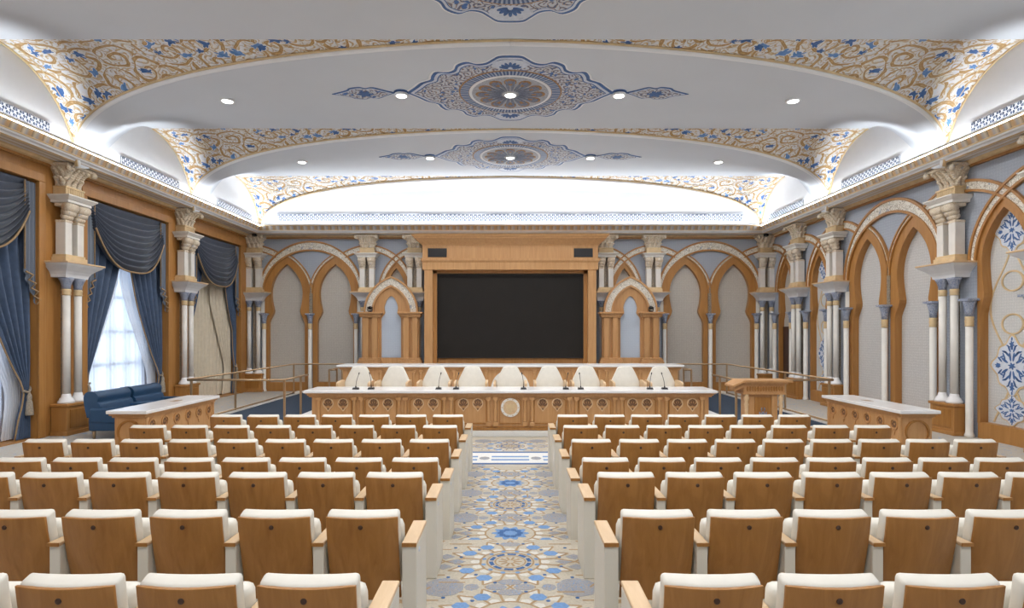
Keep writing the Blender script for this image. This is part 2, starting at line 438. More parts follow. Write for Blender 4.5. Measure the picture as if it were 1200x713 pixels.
# ------------------------------------------------------------------ arch outlines (u, z)
ZS = 3.47
def keyhole(c, hs, a, bb, hp, hl, zb, n=14, straight=False, z2=2.40, zp=2.85):
    L = [(-hl, zb)]
    if straight:
        L += [(-hs, z2)] + [(-hs, z2 + (zp-z2)*k/6) for k in range(1, 7)] + [(-hs, zp+(ZS-zp)*k/6) for k in range(1, 6)]
    else:
        L += [(-hl, z2)]
        for k in range(1, 7):
            t = k/6; s = t*t*(3-2*t); L.append((-(hl+(hp-hl)*s), z2+(zp-z2)*t))
        for k in range(1, 6):
            t = k/6; s = t*t*(3-2*t); L.append((-(hp+(hs-hp)*sin(t*PI/2)), zp+(ZS-zp)*t))
    cu = a-hs; t1 = math.acos(max(-1, min(1, cu/a)))
    for k in range(n+1):
        t = t1*k/n
        L.append((cu - a*cos(t), ZS + bb*sin(t)))
    R = [(-p[0], p[1]) for p in reversed(L[:-1])]
    return [(c+p[0], p[1]) for p in L+R]
def ell(cu, a, bb, t0, t1, n=24):
    return [(cu + a*cos(t0+(t1-t0)*k/n), ZS + bb*sin(t0+(t1-t0)*k/n)) for k in range(n+1)]
def band(parent, cu, ao, bo, ai, bi, t0, t1, y=0.0, rim=.055, n=28):
    b = MB(); b.ribbon(ell(cu, ao-.01, bo-.01, t0, t1, n), ell(cu, ai+.01, bi+.01, t0, t1, n), -.035+y, 0.02); b.build('leaf_band', M['band'], parent)
    b = MB(); b.ribbon(ell(cu, ao, bo, t0, t1, n), ell(cu, ao-rim, bo-rim, t0, t1, n), -.065+y, 0.02); b.build('band_rim', M['oak_dark'], parent)
    b = MB(); b.ribbon(ell(cu, ai+rim, bi+rim, t0, t1, n), ell(cu, ai, bi, t0, t1, n), -.065+y, 0.02); b.build('band_rim', M['oak_dark'], parent)
WIDE = dict(ao=1.86, bo=1.86, ai=1.66, bi=1.50, c=.86)
ZB = .30
def wide_holes(): return [keyhole(s*.86, .80, 1.66, 1.50, .80, .80, ZB, straight=True) for s in (-1, 1)]
def narrow_hole(p): return keyhole(0, p/2-.53, p-.53, 1.47, p/2-.53, p/2-.53, ZB, straight=True)
def wood_frame(parent, outer, inner):
    b = MB(); b.ribbon(outer, inner, -.03, .36); b.build('wood_frame', M['oak_dark'], parent)
    x0, x1 = outer[0][0], outer[-1][0]
    b = MB(); b.box(x0, x1, -.02, .36, 0.0, ZB+.02); b.build('wood_plinth', M['oak_dark'], parent)
SLIM = None
def slim_column(parent, u, base):
    b = MB(); b.lathe([(.085, base), (.085, base+.05), (.07, base+.08), (.066, base+.12), (.066, 2.2)], u, -.13, 14); c = b.build('slim_column', M['stone'], parent)
    b = MB(); b.lathe([(.072,2.2),(.078,2.22),(.07,2.25),(.075,2.28),(.08,2.31),(.07,2.34),(.08,2.37),(.07,2.40)], u, -.13, 14); b.build('gilt_neck', M['goldlight'], c)
    b = MB(); b.lathe([(.068,2.40),(.075,2.52),(.10,2.64),(.125,2.71)], u, -.13, 14); b.box(u-.135, u+.135, -.265, .0, 2.71, 2.755); b.build('capital', M['bluecap'], c)
def wide_bay(label, loc, rz, pitch, panel, stubs=(True, True), base=0.0):
    r = thing('blind_arch', label, 'wall arch', loc, rz, None)
    W = WIDE
    for s in (-1, 1):
        out = keyhole(s*.86, .80, 1.66, 1.50, .80, .80, ZB, straight=True)
        inn = keyhole(s*.86, .5625, 1.43, 1.30, .47, .64, ZB)
        wood_frame(r, out, inn)
        b = MB(); b.prism(keyhole(s*.86, .62, 1.48, 1.36, .56, .70, ZB), .14, .19); b.build('wallpaper_panel', panel, r)
    band(r, 0, W['ao'], W['bo'], W['ai'], W['bi'], PI, 0, -.012, .06, 40)
    # inner V bands that rise from the middle pier
    for s in (-1, 1):
        c0 = s*1.72; ao, bo = 1.79, 1.63; ts = []
        t = 0.0
        while t < PI/2:
            u = -(1.79)*cos(t) + 1.72; z = bo*sin(t)
            if (u/1.70)**2 + (z/1.55)**2 > 1: break
            t += .02
        if s > 0: band(r, c0, ao, bo, 1.66, 1.5, PI, PI-t, 0.003, .035, 20)
        else: band(r, c0, ao, bo, 1.66, 1.5, 0, t, 0.0, .035, 20)
    b = MB(); b.box(-.055, .055, -.045, .01, 2.75, 3.85); b.build('pier_inlay', M['strip'], r)
    # stubs of the neighbouring arches beyond each column
    for s in (-1, 1):
        if not stubs[0 if s < 0 else 1]: continue
        uc = s*pitch/2; a, bo = 1.70, 1.72; t = 0.0
        while t < PI/2:
            u = uc - s*a*sin(t)*1.0; z = bo*cos(t)
            if (u/1.86)**2 + (z/1.86)**2 < 1: break
            t += .02
        if t > .03:
            if s < 0: band(r, uc, a, bo, a-.2, 1.47, PI/2, PI/2-t, 0.006, .05, 12)
            else: band(r, uc, a, bo, a-.2, 1.47, PI/2, PI/2+t, 0.006, .05, 12)
    for u in (-1.62, 0, 1.62): slim_column(r, u, base)
    for s in (-1, 1):
        b = MB(); b.box(s*1.73-.09, s*1.73+.09, -.04, .01, 2.78, 3.2); b.build('pier_inlay', M['band'], r)
    return r
def medallion_motif(r, z, hw, hh, y):
    # quatrefoil lozenge with blue arabesque
    n = 48; pts = []; pts2 = []
    for k in range(n):
        a = 2*PI*k/n
        q = 1/(abs(cos(a))**1.25 + abs(sin(a))**1.25)**(1/1.25)
        q *= 1 + .07*cos(8*a)
        pts.append((hw*q*cos(a), z+hh*q*sin(a))); pts2.append((hw*.90*q*cos(a), z+hh*.92*q*sin(a)))
    b = MB(); b.prism(pts, y-.012, y); m = b.build('medallion', M['goldlight'], r)
    b = MB(); b.prism(pts2, y-.018, y-.010); b.build('medallion_field', M['medpale'], m)
    b = MB()
    for (cx, cz, rx, rz) in ((0,.70,.09,.10),(0,-.70,.09,.10),(.66,0,.10,.07),(-.66,0,.10,.07),(0,0,.13,.09),(0,.88,.03,.05),(0,-.88,.03,.05)):
        L = []
        for k in range(30):
            a = 2*PI*k/30; q = 1+.35*cos(6*a+PI/2)
            L.append((hw*(cx+rx*q*cos(a)), z+hh*(cz+rz*q*sin(a))))
        b.prism(L, y-.023, y-.016)
    def leafshape(px, pz, ang, ln, wd):
        L = []
        for k in range(12):
            a = 2*PI*k/12; lx, lz = wd*cos(a), ln*(sin(a)*.5+.5)
            L.append((hw*(px+lx*cos(ang)+lz*sin(ang)), z+hh*(pz-lx*sin(ang)+lz*cos(ang))))
        b.prism(L, y-.021, y-.016)
    for sx in (-1, 1):
        for sz in (-1, 1):
            for px, pz, an, ln, wd in ((.05,.15,.2,.30,.045),(.10,.30,.9,.30,.04),(.06,.45,.5,.24,.04),(.18,.10,1.1,.34,.045),(.30,.20,.5,.26,.035),(.45,.12,.9,.26,.035),(.22,.42,1.3,.24,.03),(.02,.52,.0,.2,.035),(.52,.02,1.4,.2,.03),(.38,.32,1.9,.2,.028),(.10,.62,1.2,.16,.025)):
                a = an if sz > 0 else PI-an
                leafshape(sx*px, sz*pz, sx*a, ln, wd)
    b.build('blue_motif', M['medblue'], m)
def narrow_bay(label, loc, rz, p, panel, motif=False, base=0.0, slim=True):
    r = thing('blind_arch', label, 'wall arch', loc, rz)
    hs = p/2-.53
    wood_frame(r, narrow_hole(p), keyhole(0, hs-.11, p-.66, 1.33, hs-.17, hs-.06, ZB))
    b = MB(); b.prism(keyhole(0, hs-.05, p-.60, 1.39, hs-.1, hs-.02, ZB), .14, .19); b.build('wallpaper_panel', panel, r)
    ao, bo, ai, bi = p-.33, 1.72, p-.53, 1.47
    band(r, -p/2, ao, bo, ai, bi, 0, PI/2, 0.0, .05, 24)
    band(r, p/2, ao, bo, ai, bi, PI, PI/2, -.004, .05, 24)
    if motif:
        hw = hs-.14
        medallion_motif(r, 4.0, hw*.82, .44, .138)
        medallion_motif(r, 1.45, hw, .58, .138)
        medallion_motif(r, .32+.30, hw*.8, .29, .138)
        for zc in (2.12+.12, 3.05):
            b = MB(); N = 32
            A = [((hw*.52)*cos(2*PI*k/N), zc+.2*sin(2*PI*k/N)) for k in range(N+1)]; B = [((hw*.44)*cos(2*PI*k/N), zc+.17*sin(2*PI*k/N)) for k in range(N+1)]
            b.ribbon(A, B, .125, .14); b.build('gilt_ring', M['goldlight'], r)
        b = MB()
        for s in (-1, 1):
            A = [(s*(hw*.55+hw*.5*cos(z*2.46)), z) for z in [ .35+.1*k for k in range(38)]]
            b.ribbon([(x-.02, z) for x, z in A], [(x+.02, z) for x, z in A], .13, .14)
        b.build('gilt_interlace', M['goldlight'], r)
    if slim:
        for s in (-1, 1): slim_column(r, s*(p/2-.46), base)
    return r

# ------------------------------------------------------------------ walls
def wall_with_holes(name, x0, x1, z1, holes, mat_, loc, rz):
    outer = [(x0, 0), (x1, 0), (x1, z1), (x0, z1)]
    hs = [[(p[0], max(p[1], .02)) for p in h] for h in holes]
    b = MB(); b.prism(outer, 0.0, .30, hs); b.box(x0, x1, .355, .5, 0, z1)
    o = b.build(name, mat_); o.location = loc; o.rotation_euler = (0,0,rz); tag(o, kind='structure'); return o
BW = 7.065; BN = 4.045
back_holes = []
for cx in (-BW, BW): back_holes += [[(cx+p[0], p[1]) for p in h] for h in wide_holes()]
for cx in (-BN, BN): back_holes += [[(cx+p[0], p[1]) for p in narrow_hole(1.97)]]
wall_with_holes('wall_back', -9.7, 9.7, 5.6, back_holes, M['wallblue'], (0, YB, 0), 0)
# right wall: local u = -(Y)   (rz=-90 deg)
RZ = -PI/2
rw = []
for h in wide_holes(): rw.append([(-14.15+p[0], p[1]) for p in h])
for yc, p in ((10.85, 2.3), (17.35, 2.1), (19.45, 2.1)): rw.append([(-yc+q[0], q[1]) for q in narrow_hole(p)])
wall_with_holes('wall_right', -YB-.02, -YR, 5.6, rw, M['wallblue'], (XW, 0, 0), RZ)
wide_bay('double-lancet blind arch on the back wall left of the screen', (-BW, YB, 0), 0, 4.07, M['taupe'])
wide_bay('double-lancet blind arch on the back wall right of the screen', (BW, YB, 0), 0, 4.07, M['taupe'])
narrow_bay('crossed-band blind arch rising behind the left wooden niche', (-BN, YB, 0), 0, 1.97, M['taupe'], slim=False)
narrow_bay('crossed-band blind arch rising behind the right wooden niche', (BN, YB, 0), 0, 1.97, M['taupe'], slim=False)
wide_bay('wide double-lancet blind arch on the right wall above the marble-topped side desk', (XW, 14.15, 0), RZ, 4.3, M['greypanel'])
narrow_bay('pointed arch panel with blue medallions nearest the camera on the right wall', (XW, 10.85, 0), RZ, 2.3, M['medpanel'], True)
narrow_bay('pointed arch panel with blue medallions on the right wall beyond the double arch', (XW, 17.35, 0), RZ, 2.1, M['medpanel'], True)
narrow_bay('pointed arch over the dark doorway in the far right corner', (XW, 19.45, 0), RZ, 2.1, M['taupe'], False)
# dark doorway in the last arch of the right wall
b = MB(); b.box(XW+.08, XW+.135, 19.45-.42, 19.45+.42, 0.0, 2.28); d1 = b.build('door_1', M['door_wood']); tag(d1, kind='structure')
b = MB(); b.box(XW+.065, XW+.08, 19.45-.33, 19.45+.33, .2, 1.0); b.box(XW+.065, XW+.08, 19.45-.33, 19.45+.33, 1.15, 2.15); b.build('door_panel', M['door_wood'], d1)
b = MB(); b.tube([(XW+.06,19.12,1.05),(XW+.02,19.12,1.05),(XW+.02,19.24,1.05)], .012); b.build('door_handle', M['gold'], d1)

# left wall in wood with three window recesses, local u = +Y (rz=+90)
LZ = PI/2
WIN = [9.85, 14.15, 18.35]
lh = [[(w-1.5, .02), (w-1.5, 5.05), (w+1.5, 5.05), (w+1.5, .02)] for w in WIN]
b = MB(); b.prism([(YR, 0), (YB+.02, 0), (YB+.02, 5.6), (YR, 5.6)], 0.0, .45, lh)
wh = [[(w-1.15, .45), (w-1.15, 4.6), (w+1.15, 4.6), (w+1.15, .45)] for w in WIN[:2]]
b.prism([(YR, 0), (YB+.02, 0), (YB+.02, 5.6), (YR, 5.6)], .50, .65, wh)
o = b.build('wall_left', M['oak_dark']); o.location = (-XW, 0, 0); o.rotation_euler = (0,0,LZ); tag(o, kind='structure')
# raised wood boards framing the windows
bd = MB()
for w in WIN:
    for s in (-1, 1): bd.box(w+s*1.58-.08, w+s*1.58+.08, -.05, .0, 0, 5.05, .01)
    bd.box(w-1.66, w+1.66, -.05, 0, 5.05, 5.22, .01)
o = bd.build('trim_2', M['oak_dark']); o.location = (-XW,0,0); o.rotation_euler = (0,0,LZ); tag(o, kind='structure')
for k, w in enumerate(WIN[:2]):
    b = MB()
    for u in (-1.15, -.58, 0, .58, 1.15): b.box(w+u-.035, w+u+.035, .49, .58, .45, 4.6)
    for z in (.45, 1.3, 2.1, 2.95, 3.75, 4.6): b.box(w-1.15, w+1.15, .49, .58, z-.035, z+.035)
    o = b.build('window_%d' % (k+1), M['white']); o.location = (-XW,0,0); o.rotation_euler = (0,0,LZ); tag(o, kind='structure')
    b = MB(); b.box(w-1.13, w+1.13, .535, .541, .47, 4.58); b.build('pane', M['glass'], o)

# rear wall, behind the camera
b = MB(); b.box(-10, 10, YR-.3, YR, 0, CR+.3); o = b.build('wall_rear', M['wallblue']); tag(o, kind='structure')

# ------------------------------------------------------------------ cornice (swept round three sides)
def sweep_profile(prof, name, m, parent=None):
    # prof: list of (projection from wall, z); path: rear left -> back left -> back right -> rear right
    b = MB()
    def path(p):
        return [(-XW+p, YR), (-XW+p, YB-p), (XW-p, YB-p), (XW-p, YR)]
    nseg = [60, 50, 60]
    ac = 0; accs = [0]
    for k in range(1, len(prof)):
        ac += sqrt((prof[k][0]-prof[k-1][0])**2 + (prof[k][1]-prof[k-1][1])**2); accs.append(ac)
    for leg in range(3):
        rows = []
        for i, (p, z) in enumerate(prof):
            P = path(p); A = Vector((*P[leg], z)); B = Vector((*P[leg+1], z)); rows.append((A, B))
        v = []; uv = []; f = []
        for (A, B), s in zip(rows, accs):
            v += [tuple(A), tuple(B)]
            key = 1 if leg != 1 else 0
            uv += [(A[key], s), (B[key], s)]
        for i in range(len(prof)-1):
            f.append((2*i, 2*i+1, 2*i+3, 2*i+2))
        b.add(v, f, uv)
    o = b.build(name, m, parent, recalc=False); return o
corn = sweep_profile([(0,5.58),(0,5.40),(.06,5.40),(.06,5.45)], 'trim_1', M['oak_dark']); tag(corn, kind='structure')
sweep_profile([(.06,5.45),(.11,5.47),(.13,5.50),(.16,5.515)], 'gilt_bead', M['goldlight'], corn)
sweep_profile([(.16,5.515),(.48,5.515)], 'soffit', M['soffitgold'], corn)
sweep_profile([(.48,5.515),(.50,5.50),(.52,5.52)], 'gilt_bead', M['gold'], corn)
sweep_profile([(.52,5.52),(.54,5.55),(.58,5.57),(.59,5.60)], 'cyma', M['soffit'], corn)
sweep_profile([(.59,5.60),(.605,5.605),(.61,5.62)], 'gilt_bead', M['goldlight'], corn)
sweep_profile([(.61,5.62),(.625,5.66),(.64,5.70),(.67,5.745)], 'egg_band', M['eggs'], corn)
sweep_profile([(.67,5.745),(.70,5.75),(.715,5.77)], 'gilt_bead', M['goldlight'], corn)
sweep_profile([(.715,5.77),(.72,5.795),(.66,5.80),(.64,5.70),(.40,5.70)], 'cove_lip', M['soffit'], corn)

# ------------------------------------------------------------------ vaulted ceiling
def g(x):
    u = min(1, abs(x)/WL); return RG*(1-(1-u**3)**(1/3))
def dl(x):
    gg = g(x); return sqrt(max(0, RL*RL-(RL-gg)**2))
def xg(drop):
    t = 1-(1-min(drop, RG)/RG)**3; return WL*max(0, t)**(1/3)
def sxs(t):   # denser X samples near the walls
    return WL*sin((t*2-1)*PI/2)
b = MB()
for Yt in TIPS + [20.6]:
    def fn(i, j, Yt=Yt):
        x = sxs(i); y0 = Yt-BAY/2+dl(x); y1 = Yt+BAY/2
        if Yt > 20: y1 = 20.27
        y0 = max(y0, YR); y = y0+(y1-y0)*j
        t = max(0, (y-Yt)/(BAY/2)); s = (1-t)**2*(1+.7*t)
        return (x, y, CR - g(x)*s)
    b.grid(fn, 72, 14 if Yt < 20 else 8)
ceil = b.build('ceiling', M['ceiling'], recalc=False); tag(ceil, kind='structure')
def rib(parent, pts, r, name, m):
    b = MB(); b.tube(pts, r, 6); b.build(name, m, parent)
for yr in RIDGES:
    dm = dl(WL)
    for s in (-1, 1):
        def fn(i, j, yr=yr, s=s):
            d = dm*sin(i*PI/2) if False else dm*i
            drop = RL-sqrt(max(0, RL*RL-d*d)); x0 = xg(drop)
            jj = j
            return (s*(x0+(WL-x0)*jj), yr+d, CR-drop)
        def uvf(i, j, p): 
            return (abs(p[0]), RL*math.asin(min(1, dm*i/RL)))
        b = MB(); b.grid(fn, 40, 20, uvf); b.build('painted_web', M['web'], ceil, recalc=False)
        N = 40; gp = []; wp = []
        for k in range(N+1):
            d = dm*k/N; drop = RL-sqrt(max(0, RL*RL-d*d))
            gp.append((s*xg(drop), yr+d, CR-drop-.012)); wp.append((s*(WL-.03), yr+d, CR-drop-.01))
        rib(ceil, gp, .021, 'groin_molding', M['goldlight'])
        rib(ceil, [(x-s*.0, y+.07, z-.01) for x, y, z in gp], .05, 'groin_band', M['white'])
        rib(ceil, wp, .02, 'arch_molding', M['goldlight'])
        rib(ceil, [(p[0]-s*.14, p[1]+.02, p[2]) for p in wp[2:-4]], .012, 'arch_molding', M['goldlight'])
# lunette walls over the cornice
for nm, s in (('wall_cove_left', -1), ('wall_cove_right', 1)):
    b = MB(); b.box(min(s*WL, s*(WL+.6)), max(s*WL, s*(WL+.6)), YR, 20.3, 5.60, CR+.1); o = b.build(nm, M['white']); tag(o, kind='structure')
b = MB(); b.box(-WL-.6, WL+.6, 20.25, 20.9, 5.60, CR+.1); o = b.build('wall_cove_back', M['white']); tag(o, kind='structure')
b = MB(); b.box(-10.2, 10.2, YR-.3, 21.2, CR+.1, CR+.3); o = b.build('trim_3', M['white']); tag(o, kind='structure')  # unseen slab added above the vault to keep sky light from leaking in
# pierced grilles in the cove
names = {9.85: 'nearest the camera', 14.15: 'above the double arch bay', 18.45: 'nearest the back wall'}
for s, side in ((-1, 'left'), (1, 'right')):
    for yr in (9.85, 14.15, 18.45):
        x = s*(WL-.035)
        b = MB(); L = 1.12
        def fn(i, j, x=x, yr=yr, L=L): return (x, yr+(i*2-1)*L, 5.83+.21*j)
        b.grid(fn, 1, 1, lambda i, j, p: (p[1]*1.0, (p[2]-5.83)*1.36))
        b.box(min(x+s*.004, x+s*.03), max(x+s*.004, x+s*.03), yr-L-.02, yr+L+.02, 5.81, 6.055)
        where = {9.85: 'nearest the camera', 14.15: 'middle of the three', 18.45: 'farthest of the three'}[yr]
        if yr == 14.15: lab = 'white pierced grille above the %s cornice, middle of the three' % side
        elif yr < 10: lab = 'white pierced grille above the %s cornice, nearest the camera' % side
        else: lab = 'white pierced grille above the %s cornice, next to the back wall' % side
        o = b.build('lattice_grille', M['lattice'], recalc=False); tag(o, lab, 'grille', 'pierced grilles above the cornice')
b = MB()
b.grid(lambda i, j: (-8.1+16.2*i, 20.21, 5.98+.22*j), 1, 1, lambda i, j, p: (p[0], (p[2]-5.98)*1.3))
b.box(-8.12, 8.12, 20.214, 20.243, 5.96, 6.22)
o = b.build('lattice_grille', M['lattice'], recalc=False); tag(o, 'long white pierced grille above the back wall cornice', 'grille', 'pierced grilles above the cornice')

# ------------------------------------------------------------------ ceiling medallions and downlights
Q = [(0,1.56),(.2,1.54),(.32,1.42),(.45,1.28),(.62,1.24),(.80,1.32),(.98,1.2),(1.05,1.0),(1.2,.9),(1.4,.92),(1.5,.75),(1.55,.58),(1.75,.45),(1.9,.25),(2.1,.0)]
def smooth_poly(P, n=4):
    out = []
    for i in range(len(P)-1):
        p0 = P[max(0, i-1)]; p1 = P[i]; p2 = P[i+1]; p3 = P[min(len(P)-1, i+2)]
        for k in range(n):
            t = k/n
            out.append(tuple(.5*((2*p1[c])+(-p0[c]+p2[c])*t+(2*p0[c]-5*p1[c]+4*p2[c]-p3[c])*t*t+(-p0[c]+3*p1[c]-3*p2[c]+p3[c])*t**3) for c in (0, 1)))
    out.append(P[-1]); return out
def full(Qp):
    q = smooth_poly(Qp)
    r = q + [(x, -y) for x, y in reversed(q[:-1])]
    return r + [(-x, y) for x, y in reversed(r[1:-1])]
def disc_part(name, m, parent, outline, dz, ox=0.0, inner=None, center=None):
    # thin plaster layer following the vault
    b = MB(); n = len(outline)
    cx, cy = center or (0, 0)
    zf = lambda x: CR - g(ox+x) - dz
    v = []; f = []; uv = []
    steps = [0.0, .34, .67, 1.0] if inner is None else None
    if inner is None:
        rings = [[(cx+(p[0]-cx)*t, cy+(p[1]-cy)*t) for p in outline] for t in (.02, .35, .7, 1.0)]
    else: rings = [inner, outline]
    for R in rings:
        for k, p in enumerate(R):
            v.append((p[0], p[1], zf(p[0])-CR)); uv.append((p[0], p[1]))
    for i in range(len(rings)-1):
        for k in range(n):
            f.append((i*n+k, i*n+(k+1) % n, (i+1)*n+(k+1) % n, (i+1)*n+k))
    o = len(v); last = (len(rings)-1)*n
    for k, p in enumerate(outline): v.append((p[0], p[1], zf(p[0])-CR+.05)); uv.append(p)
    for k in range(n): f.append((last+k, last+(k+1) % n, o+(k+1) % n, o+k))
    b.add(v, f, uv); return b.build(name, m, parent)
def circ(r, n=72): return [(r*cos(2*PI*k/n), r*sin(2*PI*k/n)) for k in range(n)]
def ring_part(name, m, parent, r0, r1, dz, reps):
    b = MB(); n = 96; v = []; f = []; uv = []
    for k in range(n+1):
        a = 2*PI*k/n
        for r in (r0, r1):
            x = r*cos(a); v.append((x, r*sin(a), -g(x)-dz)); uv.append((k/n*reps, r))
    for k in range(n): f.append((2*k, 2*k+2, 2*k+3, 2*k+1))
    b.add(v, f, uv); return b.build(name, m, parent, recalc=False)
MEDLAB = {7.7: 'blue and gold ceiling medallion nearest the camera, cut by the photo top', 12.0: 'middle blue and gold ceiling medallion, whole lozenge with side finials', 16.3: 'farthest blue and gold ceiling medallion, toward the back wall'}
def build_medallion(Yt):
    r = thing('ceiling_medallion', MEDLAB[Yt], 'ceiling medallion', (0, Yt, CR), 0, 'painted medallions along the ceiling')
    F = full(Q)
    sc = lambda s: [(x*s, y*s) for x, y in F]
    disc_part('white_border', M['white'], r, sc(1.045), .006)
    disc_part('blue_border', M['medblue'], r, sc(1.02), .014)
    disc_part('pale_border', M['medpale'], r, sc(.980), .020)
    disc_part('inner_border', M['medblue'], r, sc(.945), .023)
    disc_part('scroll_field', M['medfield'], r, sc(.93), .026)
    # fans at the top and bottom points, in blue on pale
    for sy in (-1, 1):
        fan = [(.34*cos(t)*(1+.06*cos(9*t)), sy*(1.28+.19*sin(t))) for t in [2*PI*k/40 for k in range(40)]]
        o = disc_part('fan_leaf', M['medpale'], r, fan, .03, center=(0, sy*1.30))
        b = MB()
        for k in range(7):
            a = (k-3)*.40
            L = []
            for q in range(12):
                t = 2*PI*q/12; lx, ly = .030*cos(t), (.17-.012*abs(k-3))+.09*sin(t)
                L.append((lx*cos(a)+ly*sin(a), sy*(1.12+(-lx*sin(a)+ly*cos(a)))))
            b.prism(L, -.04, -.02, plane='xy')
        b.build('leaf_veins', M['medblue'], o)
    disc_part('brown_rim', M['medbrown'], r, circ(1.06), .030)
    ring_part('bead_ring', M['ringblue'], r, .86, 1.03, .036, 44)
    disc_part('white_ring', M['white'], r, circ(.85), .040)
    d = disc_part('rosette_ground', M['medgrey'], r, circ(.79), .046)
    b = MB()
    for k in range(12):
        a = 2*PI*k/12
        L = []
        for q in range(16):
            t = 2*PI*q/16; lx, ly = .125*cos(t), .58+.14*sin(t)
            L.append((lx*cos(a)+ly*sin(a), -lx*sin(a)+ly*cos(a)))
        b.prism(L, -.056, -.045, plane='xy')
    b.build('rosette_petals', M['medbrown'], d)
    b = MB()
    for k in range(24):
        a = 2*PI*(k+.5)/24
        L = []
        for q in range(12):
            t = 2*PI*q/12; lx, ly = .028*cos(t), .42+.24*sin(t)
            L.append((lx*cos(a)+ly*sin(a), -lx*sin(a)+ly*cos(a)))
        b.prism(L, -.062, -.05, plane='xy')
    for k in range(12):
        a = 2*PI*k/12
        L = []
        for q in range(12):
            t = 2*PI*q/12; lx, ly = .06*cos(t), .60+.07*sin(t)
            L.append((lx*cos(a)+ly*sin(a), -lx*sin(a)+ly*cos(a)))
        b.prism(L, -.064, -.05, plane='xy')
    b.build('rosette_leaves', M['medslate'], d)
    # finials beyond the side lamps
    for s in (-1, 1):
        K = [(2.42,0),(2.6,.12),(2.8,.26),(2.95,.22),(3.05,.28),(3.25,.24),(3.35,.14),(3.65,0)]
        P = smooth_poly(K); P = [(s*x, y) for x, y in P] + [(s*x, -y) for x, y in reversed(P[1:-1])]
        c = (s*3.0, 0); S = lambda k: [(c[0]+(x-c[0])*k, y*k) for x, y in P]
        f1 = disc_part('finial', M['medblue'], r, S(1.06), .012, center=c)
        disc_part('finial_border', M['medpale'], f1, S(.95), .018, center=c)
        disc_part('finial_field', M['medfield'], f1, S(.86), .024, center=c)
        disc_part('finial_flower', M['medblue'], f1, [(c[0]+.14*(1+.3*cos(6*t))*cos(t), .12*(1+.3*cos(6*t))*sin(t)) for t in [2*PI*k/36 for k in range(36)]], .03, center=c)
        disc_part('lamp_surround', M['medblue'], r, [(s*2.25+.16*cos(t), .16*sin(t)) for t in [2*PI*k/24 for k in range(24)]], .016, center=(s*2.25, 0))
    return r
for Yt in (7.7, 12.0, 16.3): build_medallion(Yt)

def downlight(x, Yt, label):
    zc = CR - g(x) - (.07 if abs(x) < 3 else .01)
    r = thing('downlight', label, 'ceiling light', (x, Yt, zc), 0, 'recessed ceiling lights')
    b = MB(); b.lathe([(.105, .03), (.145, .03), (.145, -.004), (.125, -.02), (.105, -.008)], 0, 0, 24); b.build('trim_ring', M['white'], r)
    b = MB(); b.lathe([(.104, .012), (.104, -.010)], 0, 0, 24); b.build('diffuser', M['lamp'], r)
POS = [(0, 'in the centre of the medallion'), (-2.25, 'just left of the medallion'), (2.25, 'just right of the medallion'), (-5.85, 'on the left slope of the vault'), (5.85, 'on the right slope of the vault')]
for Yt, row in ((12.0, 'middle'), (16.3, 'farthest')):
    for x, w in POS:
        downlight(x, Yt, 'round recessed light, %s ceiling bay, %s' % (row, w))
def spot(x, y, z, power, rad=.16, ang=2.95):
    l = bpy.data.lights.new('downlight_beam', 'SPOT'); l.energy = power; l.spot_size = ang; l.spot_blend = .5; l.shadow_soft_size = rad; l.color = (1, .98, .95)
    o = bpy.data.objects.new('downlight_beam', l); COL.objects.link(o); o.location = (x, y, z)
def area(x, y, z, sx, sy, power, rot, color=(1,1,1), spread=PI):
    l = bpy.data.lights.new('cove_light', 'AREA'); l.shape = 'RECTANGLE'; l.size = sx; l.size_y = sy; l.energy = power; l.color = color; l.spread = spread
    o = bpy.data.objects.new('cove_light', l); COL.objects.link(o); o.location = (x, y, z); o.rotation_euler = rot
SPOTP = 195
for Yt in TIPS:
    for x, w in POS:
        spot(x, Yt, CR-g(x)-.13, SPOTP)
# LED strips in the cove troughs, aimed up at the vault
COVE = 620
TILT = -.6
LY = 20.2-YR
for s in (-1, 1):
    area(s*(WL-.15), (YR+20.2)/2, 5.75, .06, LY-.6, COVE, (0, PI+s*TILT, 0), (.93,.97,1.0))
area(0, 20.05, 5.76, 16.8, .06, COVE*.55, (PI-TILT, 0, 0), (.93,.97,1.0))

